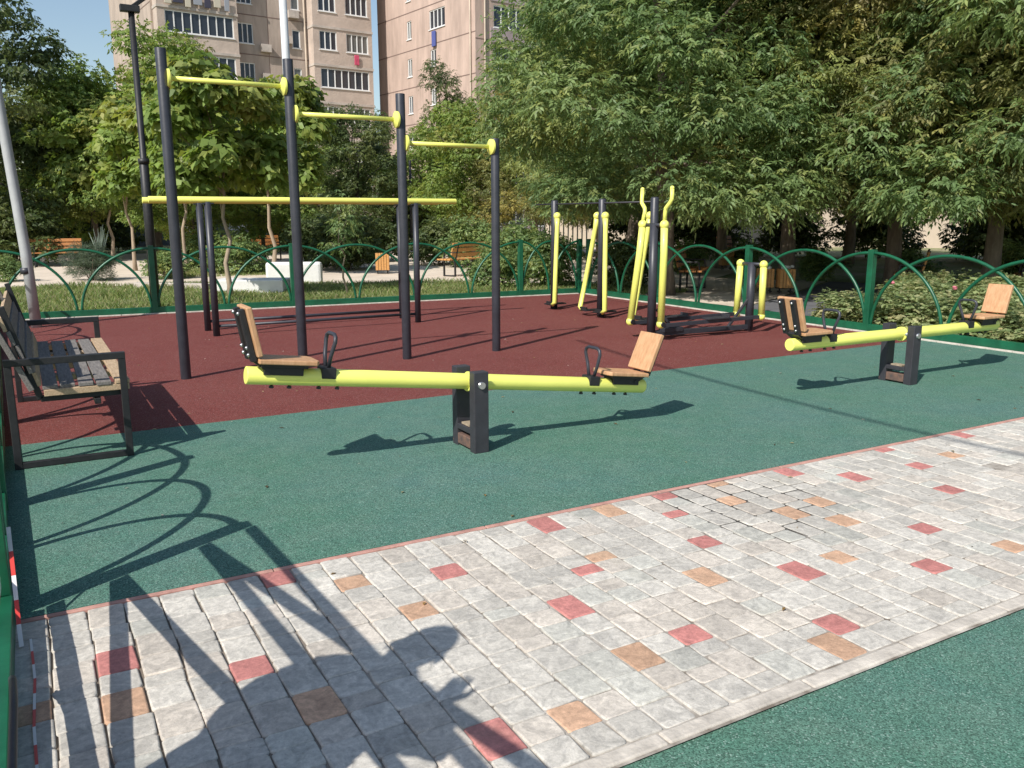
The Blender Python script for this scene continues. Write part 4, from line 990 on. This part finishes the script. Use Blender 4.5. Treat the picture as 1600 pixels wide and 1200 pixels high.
for px, D, wd, hh_, m_, lb in ((178, 50, 3.0, 2.6, 'shed', 'dark blue grey sheet metal shed behind the thin young trunks'), (270, 52, 2.6, 2.5, 'shedlight', 'pale blue grey shed behind the first pull-up post'), (340, 54, 4, 2.4, 'shed', 'dark shed behind the parallel bar posts'), (440, 50, 4, 2.2, 'shedlight', 'grey shed behind the brown benches')):
    x, y = at(px, D); t = thing('garage_shed', lb, 'shed', (x, y, -.05), R(-px * .04))
    b_ = MB().box((0, 0, hh_ / 2), (wd, 3, hh_))
    for k in range(int(wd / .25)): b_.box((-wd / 2 + .12 + k * .25, -1.51, hh_ / 2), (.05, .03, hh_ - .1))
    b_.build('wall', M[m_], t); MB().box((0, 0, hh_ + .06), (wd + .3, 3.3, .1)).build('roof', M['ledge'], t)
t = thing('kiosk_fence', 'whitish barred fence beside a stone pillar behind the bushes', 'fence', (*at(845, 36), -.05), R(-20))
b_ = MB()
for k in range(22): b_.box((-2.2 + k * .2, 0, 1.1), (.05, .04, 2.0))
b_.box((0, 0, .2), (4.5, .05, .06)).box((0, 0, 2.05), (4.5, .05, .06)); b_.build('bars', M['pvc'], t)
MB().box((-1.2, -.2, .6), (.9, .4, 1.2)).build('pillar', M['white'], t, .02)

# ------------------------------------------------------------------ person behind the tape (outside the frame, casts the shadow)
def skin(name, chain, radii, m, parent=None, root=0, edges=None, sub=2):
    me = bpy.data.meshes.new(name); me.from_pydata(chain, edges, []); me.materials.append(m)
    o = bpy.data.objects.new(name, me); COL.objects.link(o); o.parent = parent
    sk = o.modifiers.new('skin', 'SKIN'); sk.use_smooth_shade = True
    for i, r_ in enumerate(radii):
        me.skin_vertices[0].data[i].radius = (r_, r_) if not isinstance(r_, tuple) else r_
    me.skin_vertices[0].data[root].use_root = True
    o.modifiers.new('smooth', 'SUBSURF').levels = sub; o.modifiers['smooth'].render_levels = sub
    return o
t = thing('person', 'person standing behind the barrier tape with one hand raised to the face', 'person', (-.49, 1.65, -.05), R(28.3))
# local +X points along the sun's ground direction; local Y is sideways
sk_ = mat('skin', (.45, .27, .2), .55); cl_ = mat('blue_cotton_shirt', (.12, .16, .26), .9, noise=(12, .2)); tr_ = mat('dark_denim', (.05, .06, .1), .9, noise=(12, .2))
V_ = [(0, 0, .95), (0, 0, 1.12), (0, 0, 1.3), (.0, 0, 1.4), (.0, 0, 1.47), (.01, 0, 1.53), (.02, 0, 1.6), (.02, 0, 1.67), (.02, 0, 1.71),
      (0, .1, .9), (.02, .11, .5), (0, .12, .1), (.09, .13, .06), (0, -.1, .9), (.0, -.11, .5), (0, -.12, .1), (.09, -.13, .06),
      (0, .2, 1.37), (.02, .27, 1.12), (.1, .2, .9), (.14, .16, .83), (0, -.19, 1.37), (.03, -.42, 1.2), (.06, -.29, 1.34), (.07, -.26, 1.39)]
E2 = [(0, 1), (1, 2), (2, 3), (3, 4), (4, 5), (5, 6), (6, 7), (7, 8), (0, 9), (9, 10), (10, 11), (11, 12), (0, 13), (13, 14), (14, 15), (15, 16), (3, 17), (17, 18), (18, 19), (19, 20), (3, 21), (21, 22), (22, 23), (23, 24)]
Rr = [.15, .15, .16, .12, .06, .07, .1, .095, .06, .1, .065, .045, .035, .1, .065, .045, .035, .065, .05, .037, .03, .065, .048, .036, .03]
skin('body', V_, Rr, sk_, t, 0, E2)
skin('shirt', [(0, 0, .92), (0, 0, 1.12), (0, 0, 1.3), (0, 0, 1.4), (0, .2, 1.37), (.02, .265, 1.15), (0, -.19, 1.37), (.025, -.38, 1.22)], [.25, .25, .235, .15, .1, .09, .085, .07], cl_, t, 0, [(0, 1), (1, 2), (2, 3), (3, 4), (4, 5), (3, 6), (6, 7)])
skin('trousers', [(0, 0, .95), (0, .1, .86), (.02, .11, .5), (0, .12, .12), (0, -.1, .86), (0, -.11, .5), (0, -.12, .12)], [.165, .115, .085, .07, .115, .085, .07], tr_, t, 0, [(0, 1), (1, 2), (2, 3), (0, 4), (4, 5), (5, 6)])
for hand, dirs in (((.14, .16, .83), (.25, -.1, -1)), ((.07, -.26, 1.39), (.1, .25, 1))):
    h_ = Vector(hand); d_ = Vector(dirs).normalized(); s_ = d_.cross(Vector((1, 0, 0))).normalized()
    fm = MB()
    for i, (o_, l_) in enumerate(((-.026, .05), (-.009, .057), (.009, .054), (.026, .043))):
        b_ = h_ + d_ * .05 + s_ * o_; fm.tube([b_ - d_ * .03, b_ + d_ * l_ * .5 + Vector((.006, 0, 0)), b_ + d_ * l_ + Vector((.022, 0, 0))], [.0095, .009, .006], 8)
    fm.tube([h_ + s_ * -.02, h_ + s_ * -.05 + d_ * .03, h_ + s_ * -.06 + d_ * .07], [.012, .011, .007], 8)
    fm.ball(h_ + d_ * .03, .042, 10, 8, (.5, 1, 1)); fm.build('hand', sk_, t)
hd = MB().ball((.0, 0, 1.66), .108, 16, 12, (1.02, .9, 1.08)); hd.build('hair', mat('dark_hair', (.03, .02, .015), .7), t)
fc = MB().ball((.108, 0, 1.6), .016, 8, 6, (1, .8, 1.5)); fc.ball((.1, .035, 1.625), .012, 8, 6).ball((.1, -.035, 1.625), .012, 8, 6).ball((.104, 0, 1.565), .018, 8, 6, (.5, 1.3, .4)).ball((.01, .1, 1.61), .026, 8, 6, (.7, .4, 1.2)).ball((.01, -.1, 1.61), .026, 8, 6, (.7, .4, 1.2)); fc.build('face', sk_, t)
